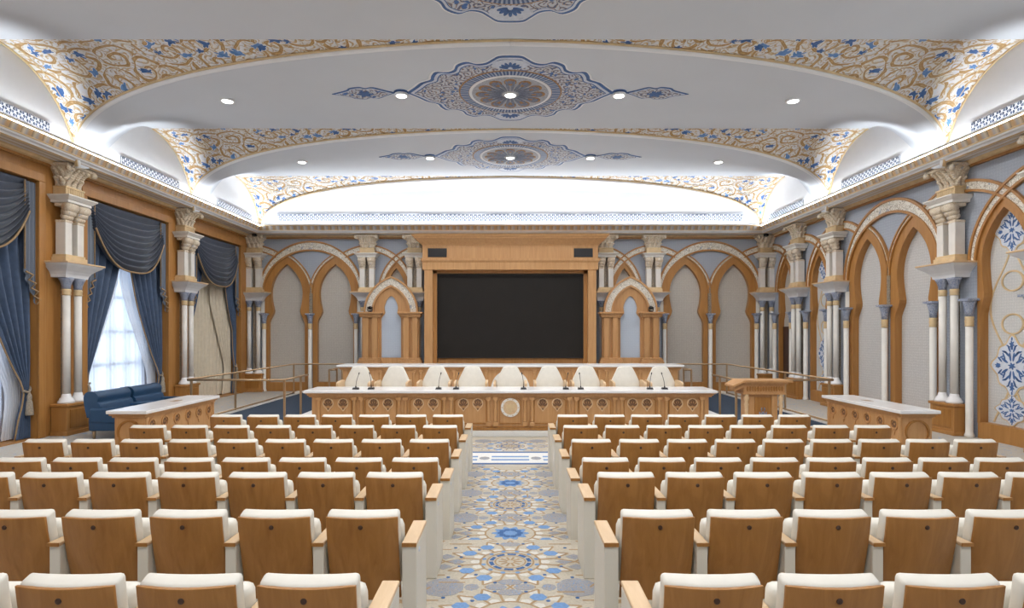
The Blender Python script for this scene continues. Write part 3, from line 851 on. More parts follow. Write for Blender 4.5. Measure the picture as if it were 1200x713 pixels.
# ------------------------------------------------------------------ engaged wall columns
def build_column(label, loc, rz):
    r = thing('wall_column', label, 'column', loc, rz, 'paired marble wall columns')
    b = MB(); b.box(-.33,.33,-.34,-.02,0,.58,.008); b.box(-.36,.36,-.37,-.02,.58,.64,.012); b.box(-.36,.36,-.37,-.02,0,.08,.01)
    p = b.build('pedestal', M['oak_dark'], r)
    b = MB(); b.box(-.25,.25,-.352,-.335,.14,.52,.01); b.build('pedestal_panel', M['oak'], p)
    for s in (-1, 1):
        b = MB(); b.lathe([(.07,.82),(.07,2.86)], s*.16, -.2, 16); c = b.build('lower_shaft', M['stone'], r)
        b = MB(); b.lathe([(.15,.64),(.15,.68),(.125,.71),(.115,.745),(.09,.76),(.085,.80),(.072,.83)], s*.16, -.2, 16); b.build('shaft_base', M['marble'], c)
        b = MB(); b.lathe([(.075,2.84),(.085,2.86),(.075,2.885),(.08,2.91),(.084,2.94),(.074,2.97)], s*.16, -.2, 16); b.build('gilt_neck', M['goldlight'], c)
        b = MB(); b.lathe([(.073,2.97),(.08,3.04),(.11,3.13),(.135,3.17),(.135,3.2)], s*.16, -.2, 16); b.build('lower_capital', M['bluecap'], c)
    b = MB(); b.box(-.055,.055,-.13,-.0,.64,3.2); b.box(-.055,.055,-.13,0,3.66,4.7); b.build('inlay_strip', M['strip'], r)
    # bracket shelf: cavetto flaring upward
    b = MB(); prev = None
    S = [(0,.31,.30),(.06,.325,.315),(.12,.36,.35),(.18,.42,.41),(.23,.49,.47),(.27,.52,.50)]
    for k in range(len(S)-1):
        z0, a0, d0 = S[k]; z1, a1, d1 = S[k+1]
        b.frustum((-a0,a0,-d0,0), (-a1,a1,-d1,0), 3.2+z0, 3.2+z1)
    sh = b.build('bracket_shelf', M['bracket'], r)
    b = MB(); b.box(-.54,.54,-.52,0,3.47,3.505,.008); b.build('shelf_top', M['arm_oak'], sh)
    b = MB(); b.box(-.30,.30,-.30,0,3.505,3.62,.01); b.box(-.27,.27,-.28,0,3.62,3.67,.008); b.build('upper_base', M['goldlight'], r)
    for s in (-1, 1):
        b = MB(); b.box(s*.165-.09,s*.165+.09,-.26,-.05,3.66,4.34,.012); c = b.build('upper_shaft', M['stone'], r)
        b = MB(); b.box(s*.165-.10,s*.165+.10,-.27,-.05,4.32,4.37,.01)
        for k, (z, rr) in enumerate(((4.44,.06),(4.53,.075),(4.63,.095))):
            b.lathe([(rr, s*.165-.11-.01*k), (rr, s*.165+.11+.01*k)], -.22-.035*k, z, 14, axis='x')
        b.box(s*.165-.12,s*.165+.12,-.33,-.05,4.64,4.71,.01)
        b.build('scroll_capital', M['goldlight'] if False else M['capital'], c)
    b = MB(); b.box(-.33,.33,-.37,0,4.71,4.77,.01); b.frustum((-.34,.34,-.38,0),(-.40,.40,-.44,0),4.77,4.83); b.box(-.41,.41,-.45,0,4.83,4.86,.006)
    b.build('abacus', M['stone'], r)
    b = MB(); b.box(-.26,.26,-.28,0,4.86,4.90,.008)
    for k in range(12):
        x = -.235+k*.043; b.box(x-.014,x+.014,-.262,0,4.90,5.02)
    b.box(-.245,.245,-.25,0,4.90,5.02); b.box(-.265,.265,-.28,0,5.02,5.06,.01)
    b.build('reeded_neck', M['goldlight'], r)
    b = MB()
    S = [(5.06,.20,.21),(5.18,.21,.22),(5.28,.24,.25),(5.37,.30,.31),(5.44,.36,.37)]
    for k in range(len(S)-1):
        z0, a0, d0 = S[k]; z1, a1, d1 = S[k+1]; b.frustum((-a0,a0,-d0,0), (-a1,a1,-d1,0), z0, z1)
    b.box(-.40,.40,-.41,0,5.44,5.50,.012)
    def leaf(x, y, z, w, h, dx, dy):
        n = 6
        for k in range(n):
            t = k/n; t2 = (k+1)/n
            f = lambda t: (x+dx*t*t, y+dy*t*t, z+h*(t-.12*max(0, t-.7)*4))
            a = f(t); c2 = f(t2); ww = w*(1-.55*t)
            b.sphere(((a[0]+c2[0])/2, (a[1]+c2[1])/2, (a[2]+c2[2])/2), ww if abs(dx) < .01 else .045, ww if abs(dx) >= .01 else .04, h/n*.8, 8, 5)
    for x in (-.15, 0, .15): leaf(x, -.22, 5.06, .075, .20, 0, -.09)
    for x in (-.24, -.08, .08, .24): leaf(x*.85, -.23, 5.2, .07, .24, 0, -.16)
    for s in (-1, 1):
        for y in (-.17, -.06): leaf(s*.2, y, 5.06, .06, .20, s*.09, 0)
        for y in (-.2, -.08): leaf(s*.22, y, 5.2, .06, .24, s*.16, 0)
        b.lathe([(.055,-.44),(.055,-.36)], s*.35, 5.40, 12, axis='y')
    b.build('leaf_capital', M['capital'], r)
    return r
c0 = build_column('paired marble wall column between the two nearest left windows', (-XW, 12.0, 0), LZ)
dup(c0, (-XW, 16.3, 0), LZ, 'paired marble wall column between the blue armchairs and the cream curtain')
dup(c0, (-9.02, YB, 0), 0, 'paired marble wall column in the far left corner beside the cream curtain')
dup(c0, (-5.03, YB, 0), 0, 'paired marble wall column behind the left niche')
dup(c0, (5.03, YB, 0), 0, 'paired marble wall column behind the right niche')
dup(c0, (-3.36, YB, 0), 0, 'paired marble wall column mostly hidden at the left edge of the screen surround')
dup(c0, (3.36, YB, 0), 0, 'paired marble wall column mostly hidden at the right edge of the screen surround')
dup(c0, (9.02, YB, 0), 0, 'paired marble wall column in the far right corner by the dark doorway')
dup(c0, (XW, 18.4, 0), RZ, 'paired marble wall column between the dark doorway and a blue-medallion panel')
dup(c0, (XW, 16.3, 0), RZ, 'paired marble wall column at the far side of the right double arch')
dup(c0, (XW, 12.0, 0), RZ, 'large paired marble wall column near side of the right double arch')
dup(c0, (XW, 9.7, 0), RZ, 'paired marble wall column at the right photo edge, mostly cut off')

# ------------------------------------------------------------------ curtains on the left wall
def lerp_tab(tab, z):
    for (z0, u0), (z1, u1) in zip(tab, tab[1:]):
        if z0 >= z >= z1: 
            t = (z0-z)/(z0-z1); t = t
            return u0+(u1-u0)*t
    return tab[-1][1]
EDGE = [(5.1,.02),(4.4,.06),(3.9,.14),(3.57,.23),(3.0,.42),(2.5,.63),(2.0,.86),(1.5,1.08),(1.15,1.25),(.92,1.31),(.65,1.29),(.3,1.22),(0,1.17)]
def curtain_set(label, w, cream):
    r = thing('window_curtain', label, 'curtain', (-XW, w, 0), LZ, 'draped window curtains along the left wall')
    def swag(i, j):
        s = i*2-1; 
        drop = .62+.86*(1-abs(s)**3.0); top = 5.02
        u = 1.30*s*(1-.03*j)
        z = top-drop*(j**.9)
        fold = sin(j*2*PI*9 + .6*s*s)
        y = .06-.17*sin(j*PI*.55)*(1-.6*s*s)-.062*fold*(.4+.6*j) 
        return (u, y, z + .02*fold)
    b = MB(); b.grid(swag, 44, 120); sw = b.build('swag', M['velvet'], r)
    b = MB(); b.tube([(p[0], p[1]-.015, p[2]) for p in [swag(k/40, 1.0) for k in range(41)]], .020, 8); b.build('fringe', M['fringe'], sw)
    for s in (-1, 1):
        def drape(i, j, s=s):
            z = 5.0-4.97*j; ui = lerp_tab(EDGE, z) if not cream else min(1.33, lerp_tab(EDGE, z)+.55); uo = 1.49
            tie = math.exp(-((z-.92)/.35)**2); uo -= .06*tie
            amp = .065*(1-.5*tie)
            ww = i
            y = .17 - amp*sin(ww*2*PI*5.5+.3*sin(z*2)) - .05*tie
            return (s*(ui+(uo-ui)*i), y, max(.012, z))
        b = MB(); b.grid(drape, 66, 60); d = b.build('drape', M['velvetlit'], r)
        b = MB(); b.tube([(p[0], p[1]-.012, p[2]) for p in [drape(0, k/40) for k in range(41)]], .017, 6); b.build('fringe', M['fringe'], d)
        # tie-back cord and tassel
        b = MB(); b.tube([(s*1.27, .07, .96),(s*1.36,.04,.92),(s*1.45,.09,.98),(s*1.5,.14,1.02)], .024, 8)
        b.lathe([(.015,.92),(.04,.86),(.045,.82),(.035,.78),(.05,.74),(.07,.50),(.065,.48)], s*1.36, .03, 12); b.build('tieback_tassel', M['tassel'], d)
        # pleated tail with stepped gilt hem
        steps = 5
        def tail(i, j, s=s):
            u = 1.22+.28*i; k = i*steps
            zb = 3.25-.62*i+.05*(1 if int(k) % 2 else -1)*0
            z = 5.0-(5.0-zb)*j
            return (s*u, .03-.02*sin(i*2*PI*3), z)
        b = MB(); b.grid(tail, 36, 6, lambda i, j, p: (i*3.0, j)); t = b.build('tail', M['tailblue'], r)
        hem = []
        for k in range(9):
            i = k/8; hem.append((s*(1.24+.03*k+(.10 if k % 2 else -.02)), -.02-.02*(k % 2), 3.25-.62*i+(.02 if k % 2 else 0)))
        b = MB(); b.tube([(s*1.22, .0, 5.0), (s*1.22, .0, 3.3)], .015, 6); b.tube(hem, .019, 6); b.build('fringe', M['fringe'], t)
    E2 = [(z, u*.86 if z > .7 else u*.93) for z, u in EDGE]
    if not cream:
        for s in (-1, 1):
            def vo(i, j, s=s):
                z = 4.9-4.86*j; ui = max(.02, lerp_tab(EDGE, z)-.28*min(1, max(0, (4.6-z)/1.0))*(.55+.45*min(1, z/2.5))); uo = 1.45
                tie = math.exp(-((z-.75)/.35)**2)
                return (s*(ui+(uo-ui)*i), .29-.035*sin(i*2*PI*7), max(.02, z))
            b = MB(); b.grid(vo, 84, 40); b.build('voile_drape', M['sheer2'], r)
        b = MB(); b.grid(lambda i, j: (-1.48+2.96*i, .40-.022*sin(i*2*PI*22+sin(j*5)), 4.95-4.9*j), 220, 8); b.build('voile', M['sheer'], r)
    else:
        b = MB(); b.grid(lambda i, j: (-1.48+2.96*i, .36-.045*sin(i*2*PI*15+.4*sin(j*4)), 4.95-4.9*j), 180, 8); b.build('cream_drape', M['creamcurtain'], r)
        def vo(i, j):
            z = 4.9-4.86*j; ui = max(.05, lerp_tab(EDGE, z)-.35)
            return (ui+(1.45-ui)*i, .27-.03*sin(i*2*PI*6), max(.02, z))
        b = MB(); b.grid(vo, 72, 40); b.build('cream_drape', M['creamcurtain'], r)
    return r
curtain_set('blue swagged window curtain at the left photo edge, tied back with a tassel', WIN[0], False)
curtain_set('blue swagged curtain over the bright window behind the blue armchairs', WIN[1], False)
curtain_set('blue swagged curtain with closed cream drapes, farthest on the left wall', WIN[2], True)

# ------------------------------------------------------------------ screen wall
SF = 19.55   # surround front
r = thing('screen_surround', 'light oak surround with stepped cornice framing the black screen', 'screen frame', (0, 0, 0))
pxs = SF/680
def X(px, Y): return (px-598)*Y/680
def Z(py, Y): return H+(390-py)*Y/680
def moulded(b, hw, y0, y1, steps):
    # steps: list of (z0, z1, out0, out1): projecting courses
    for z0, z1, a, c in steps: b.frustum((-hw-a, hw+a, y0-a, y1), (-hw-c, hw+c, y0-c, y1), z0, z1)
b = MB(); moulded(b, 2.94, SF, 20.04, [(4.96,5.0,.02,.02),(5.0,5.06,.03,.06),(5.06,5.22,.08,.24),(5.22,5.29,.26,.28),(5.29,5.345,.32,.34)]); b.build('cornice', M['oak_light'], r)
b = MB(); b.box(-2.96,2.96,SF,20.04,4.58,4.96); fz = b.build('frieze', M['oak_light'], r)
b = MB(); b.box(-.012,.012,SF-.006,SF+.01,4.6,4.95); b.build('panel_joint', M['oak_dark'], fz)
b = MB(); moulded(b, 2.94, SF, 20.04, [(4.20,4.44,.02,.02),(4.44,4.50,.03,.05),(4.50,4.58,.07,.07)]); b.build('lintel', M['oak_light'], r)
for s in (-1, 1):
    b = MB(); b.box(min(s*2.62,s*2.90),max(s*2.62,s*2.90),SF,20.04,.4,4.2,.012); b.build('jamb', M['oak_light'], r)
    b = MB(); b.box(min(s*2.50,s*2.62),max(s*2.50,s*2.62),SF+.22,20.04,.4,4.2); b.build('inner_jamb', M['oak_dark'], r)
    b = MB(); x0 = s*2.46; b.box(x0-.32,x0+.32,SF-.012,SF+.03,4.62,4.92,.005); b.build('speaker_grille', M['black'], r)
b = MB(); b.box(-2.62,2.62,SF+.22,20.04,4.10,4.2); b.box(-2.62,2.62,19.97,20.03,.4,4.2); b.build('backing', M['oak_dark'], r)
r = thing('video_screen', 'large black video wall screen in the oak surround', 'screen', (0, 19.87, 0))
y = 19.87
b = MB(); b.box(-2.52,2.52,-.02,.09,Z(420,y),Z(321.5,y),.01); b.build('bezel', M['black'], r)
b = MB(); b.box(-2.485,2.485,-.028,-.018,Z(420,y)+.035,Z(321.5,y)-.03); b.build('display', M['screen'], r)

# ------------------------------------------------------------------ gothic niches either side of the screen
def niche(label, cx):
    r = thing('wooden_niche', label, 'niche', (cx, 19.93, 0))
    zt = 2.78; zb = .4
    ko = lambda hw, z1, ap: None
    # keyhole opening outline for the face board
    def kh(hs, hl, hp, za, zsp, zc, n=10):
        L = [(-hl, 1.22), (-hl, zc)]
        for k in range(1, 6):
            t = k/5; s = t*t*(3-2*t); L.append((-(hl+(hp-hl)*s), zc+(zsp-zc)*t*.55))
        for k in range(1, 5):
            t = k/4; L.append((-(hp+(hs-hp)*sin(t*PI/2)), zc+(zsp-zc)*(.55+.45*t)))
        for k in range(1, n+1):
            t = k/n; L.append((-hs*cos(t*PI/2)**1.0*(1-.25*t) , zsp+(za-zsp)*sin(t*PI/2)**1.2))
        R = [(-x, z) for x, z in reversed(L[:-1])]
        return L+R
    op = kh(.235, .34, .21, 3.33, 2.95, 2.55)
    outer = [(-.70, .4), (-.70, 2.7)]
    A = []
    for k in range(15):
        t = k/14*1.2; A.append((-.64*(cos(t)-cos(1.2))/(1-cos(1.2)), 2.78+.90*sin(t)/sin(1.2)))
    outer = [(-.70, .4), (.70, .4), (.70, 2.78)] + [(-x, z) for x, z in A] + [p for p in reversed(A)][1:] + [(-.70, 2.78)]
    outer2 = [(-.70,.4),(-.70,2.78)] + A + [(-x, z) for x, z in reversed(A[:-1])] + [(.70,2.78),(.70,.4)]
    b = MB(); b.prism(outer2, -.02, .10, [op]); b.build('face_board', M['oak_light'], r)
    b = MB(); b.box(-.38,.38,.04,.09,1.15,3.4); b.build('niche_panel', M['nichepanel'], r)
    # arch ring: rim, leaf band, rim
    def arch(hw, h):
        P = []
        for k in range(21):
            t = k/20*1.2; P.append((-hw*(cos(t)-cos(1.2))/(1-cos(1.2)), 2.78+h*sin(t)/sin(1.2)))
        return P + [(-x, z) for x, z in reversed(P[:-1])]
    a1, a2, a3, a4 = arch(.93,1.24), arch(.87,1.17), arch(.66,.93), arch(.60,.86)
    b = MB(); b.ribbon(a1, a2, -.10, .07); b.build('arch_rim', M['oak_light'], r)
    b = MB(); b.ribbon(a2, a3, -.05, .07); b.build('leaf_band', M['band'], r)
    b = MB(); b.ribbon(a3, a4, -.10, .07); b.build('arch_rim', M['oak_light'], r)
    # side piers of two pilasters each with moulded caps
    for s in (-1, 1):
        b = MB()
        lo, hi = (.40, .98)
        b.box(min(s*lo,s*hi),max(s*lo,s*hi),-.10,.07,.4,2.62)
        for u in (.54, .84): b.box(s*u-.10,s*u+.10,-.20,-.08,1.2,2.62,.02)
        p = b.build('pier', M['oak_light'], r)
        b = MB(); c = s*.69; 
        for z0, z1, a, d in ((2.60,2.64,.34,.24),(2.64,2.72,.36,.26),(2.72,2.78,.42,.32)): b.box(c-a,c+a,-d,.07,z0,z1,.012)
        b.build('pier_cap', M['oak_light'], p)
        b = MB()
        for z0, z1, a, d in ((.4,1.10,.40,.32),(1.10,1.16,.38,.30),(1.16,1.22,.35,.26)): b.box(c-a,c+a,-d,.07,z0,z1,.012)
        b.build('pier_base', M['oak_light'], p)
    b = MB(); b.box(-.36,.36,-.12,.1,.4,1.22); b.build('sill', M['oak_light'], r)
    return r
niche('gothic oak niche with pale blue panel left of the screen', X(459, 20.0))
niche('gothic oak niche with pale blue panel right of the screen', X(738, 20.0))
# small cameras on the niche caps
def camera(label, x, s):
    r = thing('ptz_camera', label, 'camera', (x, 19.69, 2.782))
    b = MB(); b.lathe([(.07,0),(.07,.03),(.05,.05)], 0, 0, 18); b.build('base', M['black'], r)
    for q in (-1, 1):
        b = MB(); b.box(q*.075-.01,q*.075+.01,-.04,.04,.03,.17,.006); b.build('yoke', M['black'], r)
    b = MB(); b.sphere((0,0,.14), .068, .075, .06, 16, 10); h = b.build('camera_head', M['black'], r)
    b = MB(); b.lathe([(.035,-.075),(.04,-.10),(.03,-.105)], 0, .14, 16, axis='y'); b.build('lens', M['glass'] if False else M['screen'], h)
camera('small black camera on the cap of the left niche', X(434.5, 19.8), -1)
camera('small black camera on the cap of the right niche', X(762, 19.8), 1)
# little projector-like sensors on top of the corner capitals
for s, lab in ((-1, 'tiny black sensor on the far left corner capital'), (1, 'tiny black sensor on the far right corner capital')):
    b = MB(); b.box(-.07,.07,-.06,.06,0,.09,.015); b.lathe([(.03,-.06),(.035,-.085)], 0, .045, 12, axis='y'); o = b.build('wall_sensor', M['black']); o.location = (s*8.86, 20.10, 5.415); tag(o, lab, 'sensor', 'corner sensors')

# ------------------------------------------------------------------ dais
b = MB(); b.box(-4.55,4.55,11.58,12.5,0,.11,.01); b.box(-4.55,4.55,12.5,14.3,0,.30,.01); b.box(-4.55,4.55,14.3,YB,0,.40,.01)
dz = b.build('trim_4', M['cpt_white']); tag(dz, kind='structure')

# ------------------------------------------------------------------ conference desks
def conference_desk(label, hw, y, zf, ht, depth, front, ornaments=True, emblem_r=.19, emblem_z=.46, arc=(0, 2*PI)):
    r = thing('conference_desk', label, 'desk', (0, y, zf))
    b = MB(); b.box(-hw,hw,0,depth,ht-.055,ht,.012); b.build('desk_top', M['marble'], r)
    b = MB()
    for z0, z1, a in ((ht-.075,ht-.055,.03),(ht-.11,ht-.075,.06),(ht-.14,ht-.11,.085)): b.box(-hw+a,hw-a,a,depth-a,z0,z1,.006)
    b.build('frieze_moulding', M['oak_light'], r)
    f = .12
    b = MB(); b.box(-hw+.14,hw-.14,f,depth-.1,.06,ht-.14); body = b.build('body', M['oak_light'], r)
    b = MB(); b.box(-hw+.10,hw-.10,f-.035,depth-.08,0,.055,.008); b.box(-hw+.115,hw-.115,f-.02,depth-.09,.055,.09,.008); b.build('plinth', M['oak'], r)
    for px in front['pil']:
        for s in (-1, 1):
            for d in front.get('off', (-.07, .07)):
                x = s*px+d
                if abs(x) > hw-.15: continue
                b = MB(); b.box(x-.05,x+.05,f-.06,f+.01,.09,.17,.006); b.lathe([(.044,.17),(.032,.2),(.037,.42),(.032,.58),(.044,ht-.20)], x, f-.018, 10); b.box(x-.05,x+.05,f-.06,f+.01,ht-.20,ht-.14,.006); b.build('pilaster', M['oak_light'], r)
    if ornaments:
        for px in [.80, 1.70, 2.61, 3.52] + [0]:
            for s in ((-1, 1) if px else (1,)):
                x = s*px; P = [(x-.33,.13),(x-.33,.60),(x-.28,.64),(x+.28,.64),(x+.33,.60),(x+.33,.13)] if px else [(x-.22,.13),(x-.22,.60),(x-.17,.64),(x+.17,.64),(x+.22,.60),(x+.22,.13)]
                I = [(x+(p[0]-x)*.93, .15+(p[1]-.13)*.95) for p in P]
                b = MB(); b.ribbon(P+[P[0]], I+[I[0]], f-.02, f+.004); b.build('panel_moulding', M['oak'], r)
        for px in front['orn']:
            for s in (-1, 1):
                x = s*px; zc = ht-.27
                L = []
                for k in range(33):
                    a = -PI/2+.5+(2*PI-1.0)*k/32; L.append((x+.108*cos(a), zc+.108*sin(a)))
                L.append((x, zc-.165))
                I = [(x+(p[0]-x)*.84, zc+(p[1]-zc)*.84) for p in L]
                b = MB(); b.ribbon(L+[L[0]], I+[I[0]], f-.022, f+.005); o = b.build('carved_roundel', M['arm_oak'], r)
                b = MB()
                for a in (-.9,-.45,0,.45,.9):
                    P = []
                    for q in range(10):
                        t = 2*PI*q/10; lx, ly = .014*cos(t), .085+.055*sin(t)
                        P.append((x+lx*cos(a)+ly*sin(a), zc-.075+(-lx*sin(a)+ly*cos(a))))
                    b.prism(P, f-.012, f+.004)
                for (dx, dz, rr) in ((-.035,.055,.022),(.035,.055,.022),(0,.078,.02),(0,-.11,.02)):
                    b.prism([(x+dx+rr*cos(2*PI*q/10), zc+dz+rr*sin(2*PI*q/10)) for q in range(10)], f-.012, f+.004)
                b.build('carving', M['carve'], o)
    # round emblem
    zc = emblem_z; R = emblem_r
    b = MB(); N = 40; b.ribbon([(R*cos(arc[0]+(arc[1]-arc[0])*k/N), zc+R*sin(arc[0]+(arc[1]-arc[0])*k/N)) for k in range(N+1)], [(R*.76*cos(arc[0]+(arc[1]-arc[0])*k/N), zc+R*.76*sin(arc[0]+(arc[1]-arc[0])*k/N)) for k in range(N+1)], f-.03, f+.005); e = b.build('emblem', M['stone'], r)
    b = MB(); b.prism([(R*.78*cos(arc[0]+(arc[1]-arc[0])*k/N), zc+R*.78*sin(arc[0]+(arc[1]-arc[0])*k/N)) for k in range(N if arc[1]-arc[0] > 6.2 else N+1)], f-.018, f+.003); b.build('emblem_disc', M['arm_oak'] if ornaments else M['stone'], e)
    if not ornaments: return r
    b = MB()
    for k in range(10):
        a = 2*PI*k/10; b.sphere((R*.88*cos(a), f-.032, zc+R*.88*sin(a)), R*.07, .008, R*.07, 8, 5)
    # stylised bird crest: body, wings, tail
    b.prism([(R*x, zc+R*z) for x, z in ((0,.42),(.09,.30),(.12,.05),(.10,-.25),(.18,-.48),(-.18,-.48),(-.10,-.25),(-.12,.05),(-.09,.30))], f-.028, f-.012)
    for s in (-1, 1): b.prism([(s*R*x, zc+R*z) for x, z in ((.12,.2),(.3,.36),(.42,.25),(.44,-.05),(.36,-.32),(.24,-.28),(.14,-.05))], f-.026, f-.012)
    b.build('crest', M['goldlight'], e)
    return r
front1 = dict(pil=[.368,1.26,2.175,3.07,3.93], orn=[.655,.945,1.555,1.85,2.465,2.755,3.37,3.67])
conference_desk('long front conference desk with white marble top and carved roundels', 4.14, 11.58, .11, .81, .86, front1)
front2 = dict(pil=[.75,1.6,2.5,3.4,4.2], orn=[], off=(-.09,.09))
conference_desk('long rear conference desk behind the white armchairs', 4.65, 15.5, .40, .81, .9, front2, False, .52, .16, (-.1, PI+.1))

# microphones on the front desk
def mic_build(label, x, lean):
    r = thing('microphone', label, 'microphone', (x, 11.86, .922), 0, 'gooseneck microphones on the front desk')
    b = MB(); b.frustum((-.062,.062,-.055,.055),(-.05,.05,-.045,.04),0,.035); b.build('base', M['black'], r)
    b = MB(); b.lathe([(.014,.03),(.011,.07)], 0, 0, 10); b.tube([(0,0,.06),(.012*lean,0,.16),(.04*lean,-.005,.25),(.068*lean,-.02,.31)], .0055, 6); n = b.build('gooseneck', M['black'], r)
    b = MB(); b.tube([(.066*lean,-.018,.305),(.078*lean,-.028,.345)], .011, 8); b.build('capsule', M['black'], n)
mics = [(417, 1, 'in front of the leftmost white armchair'), (435, -.4, 'at the right arm of the leftmost white armchair'), (514, .7, 'in front of the third white armchair from left'), (534.5, .8, 'left of the fourth white armchair from left'), (613.6, -.5, 'beside the middle white armchair'), (663, .6, 'left of the third white armchair from right'), (680.5, -.4, 'in front of the third white armchair from right'), (761.6, .4, 'at the left arm of the rightmost white armchair'), (778.8, -.9, 'in front of the rightmost white armchair')]
for px, ln, w in mics: mic_build('black gooseneck microphone ' + w, X(px, 11.86), ln)

# white armchairs behind the front desk
def armchair():
    r = thing('white_armchair', '', 'armchair', (0,0,0), 0, 'white armchairs behind the front desk')
    out = [(-.27,.42),(-.315,.58),(-.318,.67),(-.185,.955),(-.145,1.0),(-.07,1.017),(.07,1.017),(.145,1.0),(.185,.955),(.318,.67),(.315,.58),(.27,.42)]
    bm = bmesh.new()
    vs = [bm.verts.new((x, 0, z)) for x, z in smooth_poly(out, 3)]
    fc = bm.faces.new(vs)
    ret = bmesh.ops.extrude_face_region(bm, geom=[fc]); 
    for w in [e for e in ret['geom'] if isinstance(e, bmesh.types.BMVert)]: w.co.y += .10
    bmesh.ops.recalc_face_normals(bm, faces=list(bm.faces))
    ed = [e for e in bm.edges if len(e.link_faces) == 2 and e.calc_face_angle(0) > 1.0]
    bmesh.ops.bevel(bm, geom=ed, offset=.03, segments=3, affect='EDGES', profile=.5)
    for w in bm.verts: w.co.y += .12*(w.co.z-.4)
    b = MB(); b.sm = True; b.frombm(bm); b.build('backrest', M['cream'], r)
    b = MB(); b.box(-.30,.30,-.50,.02,.36,.50,.05); b.build('seat', M['cream'], r)
    for s in (-1, 1):
        b = MB()
        P = [(-.45,.44),(-.46,.64),(-.40,.70),(-.05,.72),(.06,.69),(.06,.50),(-.02,.42)]
        b.prism(smooth_poly(P, 3), min(s*.315,s*.365), max(s*.315,s*.365), plane='yz'); b.build('arm', M['arm_oak'], r)
    b = MB(); b.lathe([(.04,.06),(.04,.37)], 0, -.22, 14); b.build('stem', M['rail'], r)
    b = MB()
    for k in range(5):
        a = 2*PI*k/5+.3; b.tube([(0,-.22,.075),(.28*cos(a),-.22+.28*sin(a),.04)], .025, 6, .018); b.sphere((.28*cos(a),-.22+.28*sin(a),.025), .025,.025,.025, 8, 6)
    b.build('star_base', M['rail'], r)
    return r
a0 = armchair()
acx = [420,463,511,553,598,644,687,733.5,775]
alab = ['leftmost of the nine', 'second from left of the nine', 'third from left of the nine', 'fourth from left of the nine', 'in the middle facing the aisle', 'fourth from right of the nine', 'third from right of the nine', 'second from right of the nine', 'rightmost of the nine']
for k, px in enumerate(acx):
    lab = 'white leather armchair behind the front desk, ' + alab[k]
    loc = (X(px, 13.0), 13.0, .30)
    if k == 0: a0.location = loc; a0['label'] = lab
    else: dup(a0, loc, 0, lab)

# ------------------------------------------------------------------ side desks
def side_desk(label, x0, x1, y0, y1, s):
    # s: +1 when the carved long side faces +X
    r = thing('side_desk', label, 'desk', ((x0+x1)/2, y0, 0)); hw = (x1-x0)/2; L = y1-y0
    b = MB(); b.box(-hw,hw,0,L,.745,.80,.01); b.build('desk_top', M['marble'], r)
    b = MB(); b.box(-hw+.03,hw-.03,.03,L-.03,.715,.745,.006); b.box(-hw+.06,hw-.06,.06,L-.06,.68,.715,.006); b.build('moulding', M['oak_light'], r)
    b = MB(); b.box(-hw+.09,hw-.09,.09,L-.09,.06,.68); b.box(-hw+.06,hw-.06,.06,L-.06,0,.07,.01); b.build('body', M['oak_light'], r)
    # horseshoe arch moulding on the near end
    b = MB(); N = 24
    P = [(-.17,.1),(-.17,.36)] + [(.20*cos(PI*1.12-(PI*1.24)*k/N), .44+.20*sin(PI*1.12-(PI*1.24)*k/N)) for k in range(N+1)] + [(.17,.36),(.17,.1)]
    I = [(x*.86, .1+(z-.1)*.94) for x, z in P]
    b.ribbon(P, I, .065, .095); b.build('arch_moulding', M['oak'], r)
    # carved roundels along the long side
    n = 6
    for k in range(n):
        yc = .28+(L-.56)*k/(n-1); zc = .54; xs = s*(hw-.09)
        A = [(yc+.10*cos(2*PI*q/20), zc+.10*sin(2*PI*q/20)) for q in range(21)]; B = [(yc+.078*cos(2*PI*q/20), zc+.078*sin(2*PI*q/20)) for q in range(21)]
        b = MB(); b.M = Matrix(((0,1,0,xs),(1,0,0,0),(0,0,1,0),(0,0,0,1)))
        b.ribbon(A, B, -.02, .02); b.prism([(yc, zc-.19),(yc+.02,zc-.12),(yc-.02,zc-.12)], -.015, .015); o = b.build('carved_roundel', M['oak_light'], r)
        b = MB(); b.M = Matrix(((0,1,0,xs),(1,0,0,0),(0,0,1,0),(0,0,0,1)))
        for a in range(6):
            t = 2*PI*a/6; b.prism([(yc+.04*cos(t)+.022*cos(2*PI*q/8), zc+.04*sin(t)+.022*sin(2*PI*q/8)) for q in range(8)], -.008, .008)
        b.build('carving', M['carve'], o)
    for yy in (.13, L-.13):
        b = MB(); b.lathe([(.04,.07),(.03,.12),(.034,.4),(.03,.62),(.042,.68)], s*(hw-.085), yy, 10); b.build('pilaster', M['oak_light'], r)
    # cable hole in the top
    b = MB(); b.box(-.06,.06,L*.55,L*.55+.22,.799,.803); b.build('cable_flap', M['rail'], r)
    return r
side_desk('marble-topped side desk on the left before the blue armchairs', -6.60, -5.93, 9.46, 11.85, 1)
side_desk('marble-topped side desk on the right below the double arch', 6.38, 7.05, 9.49, 11.9, -1)

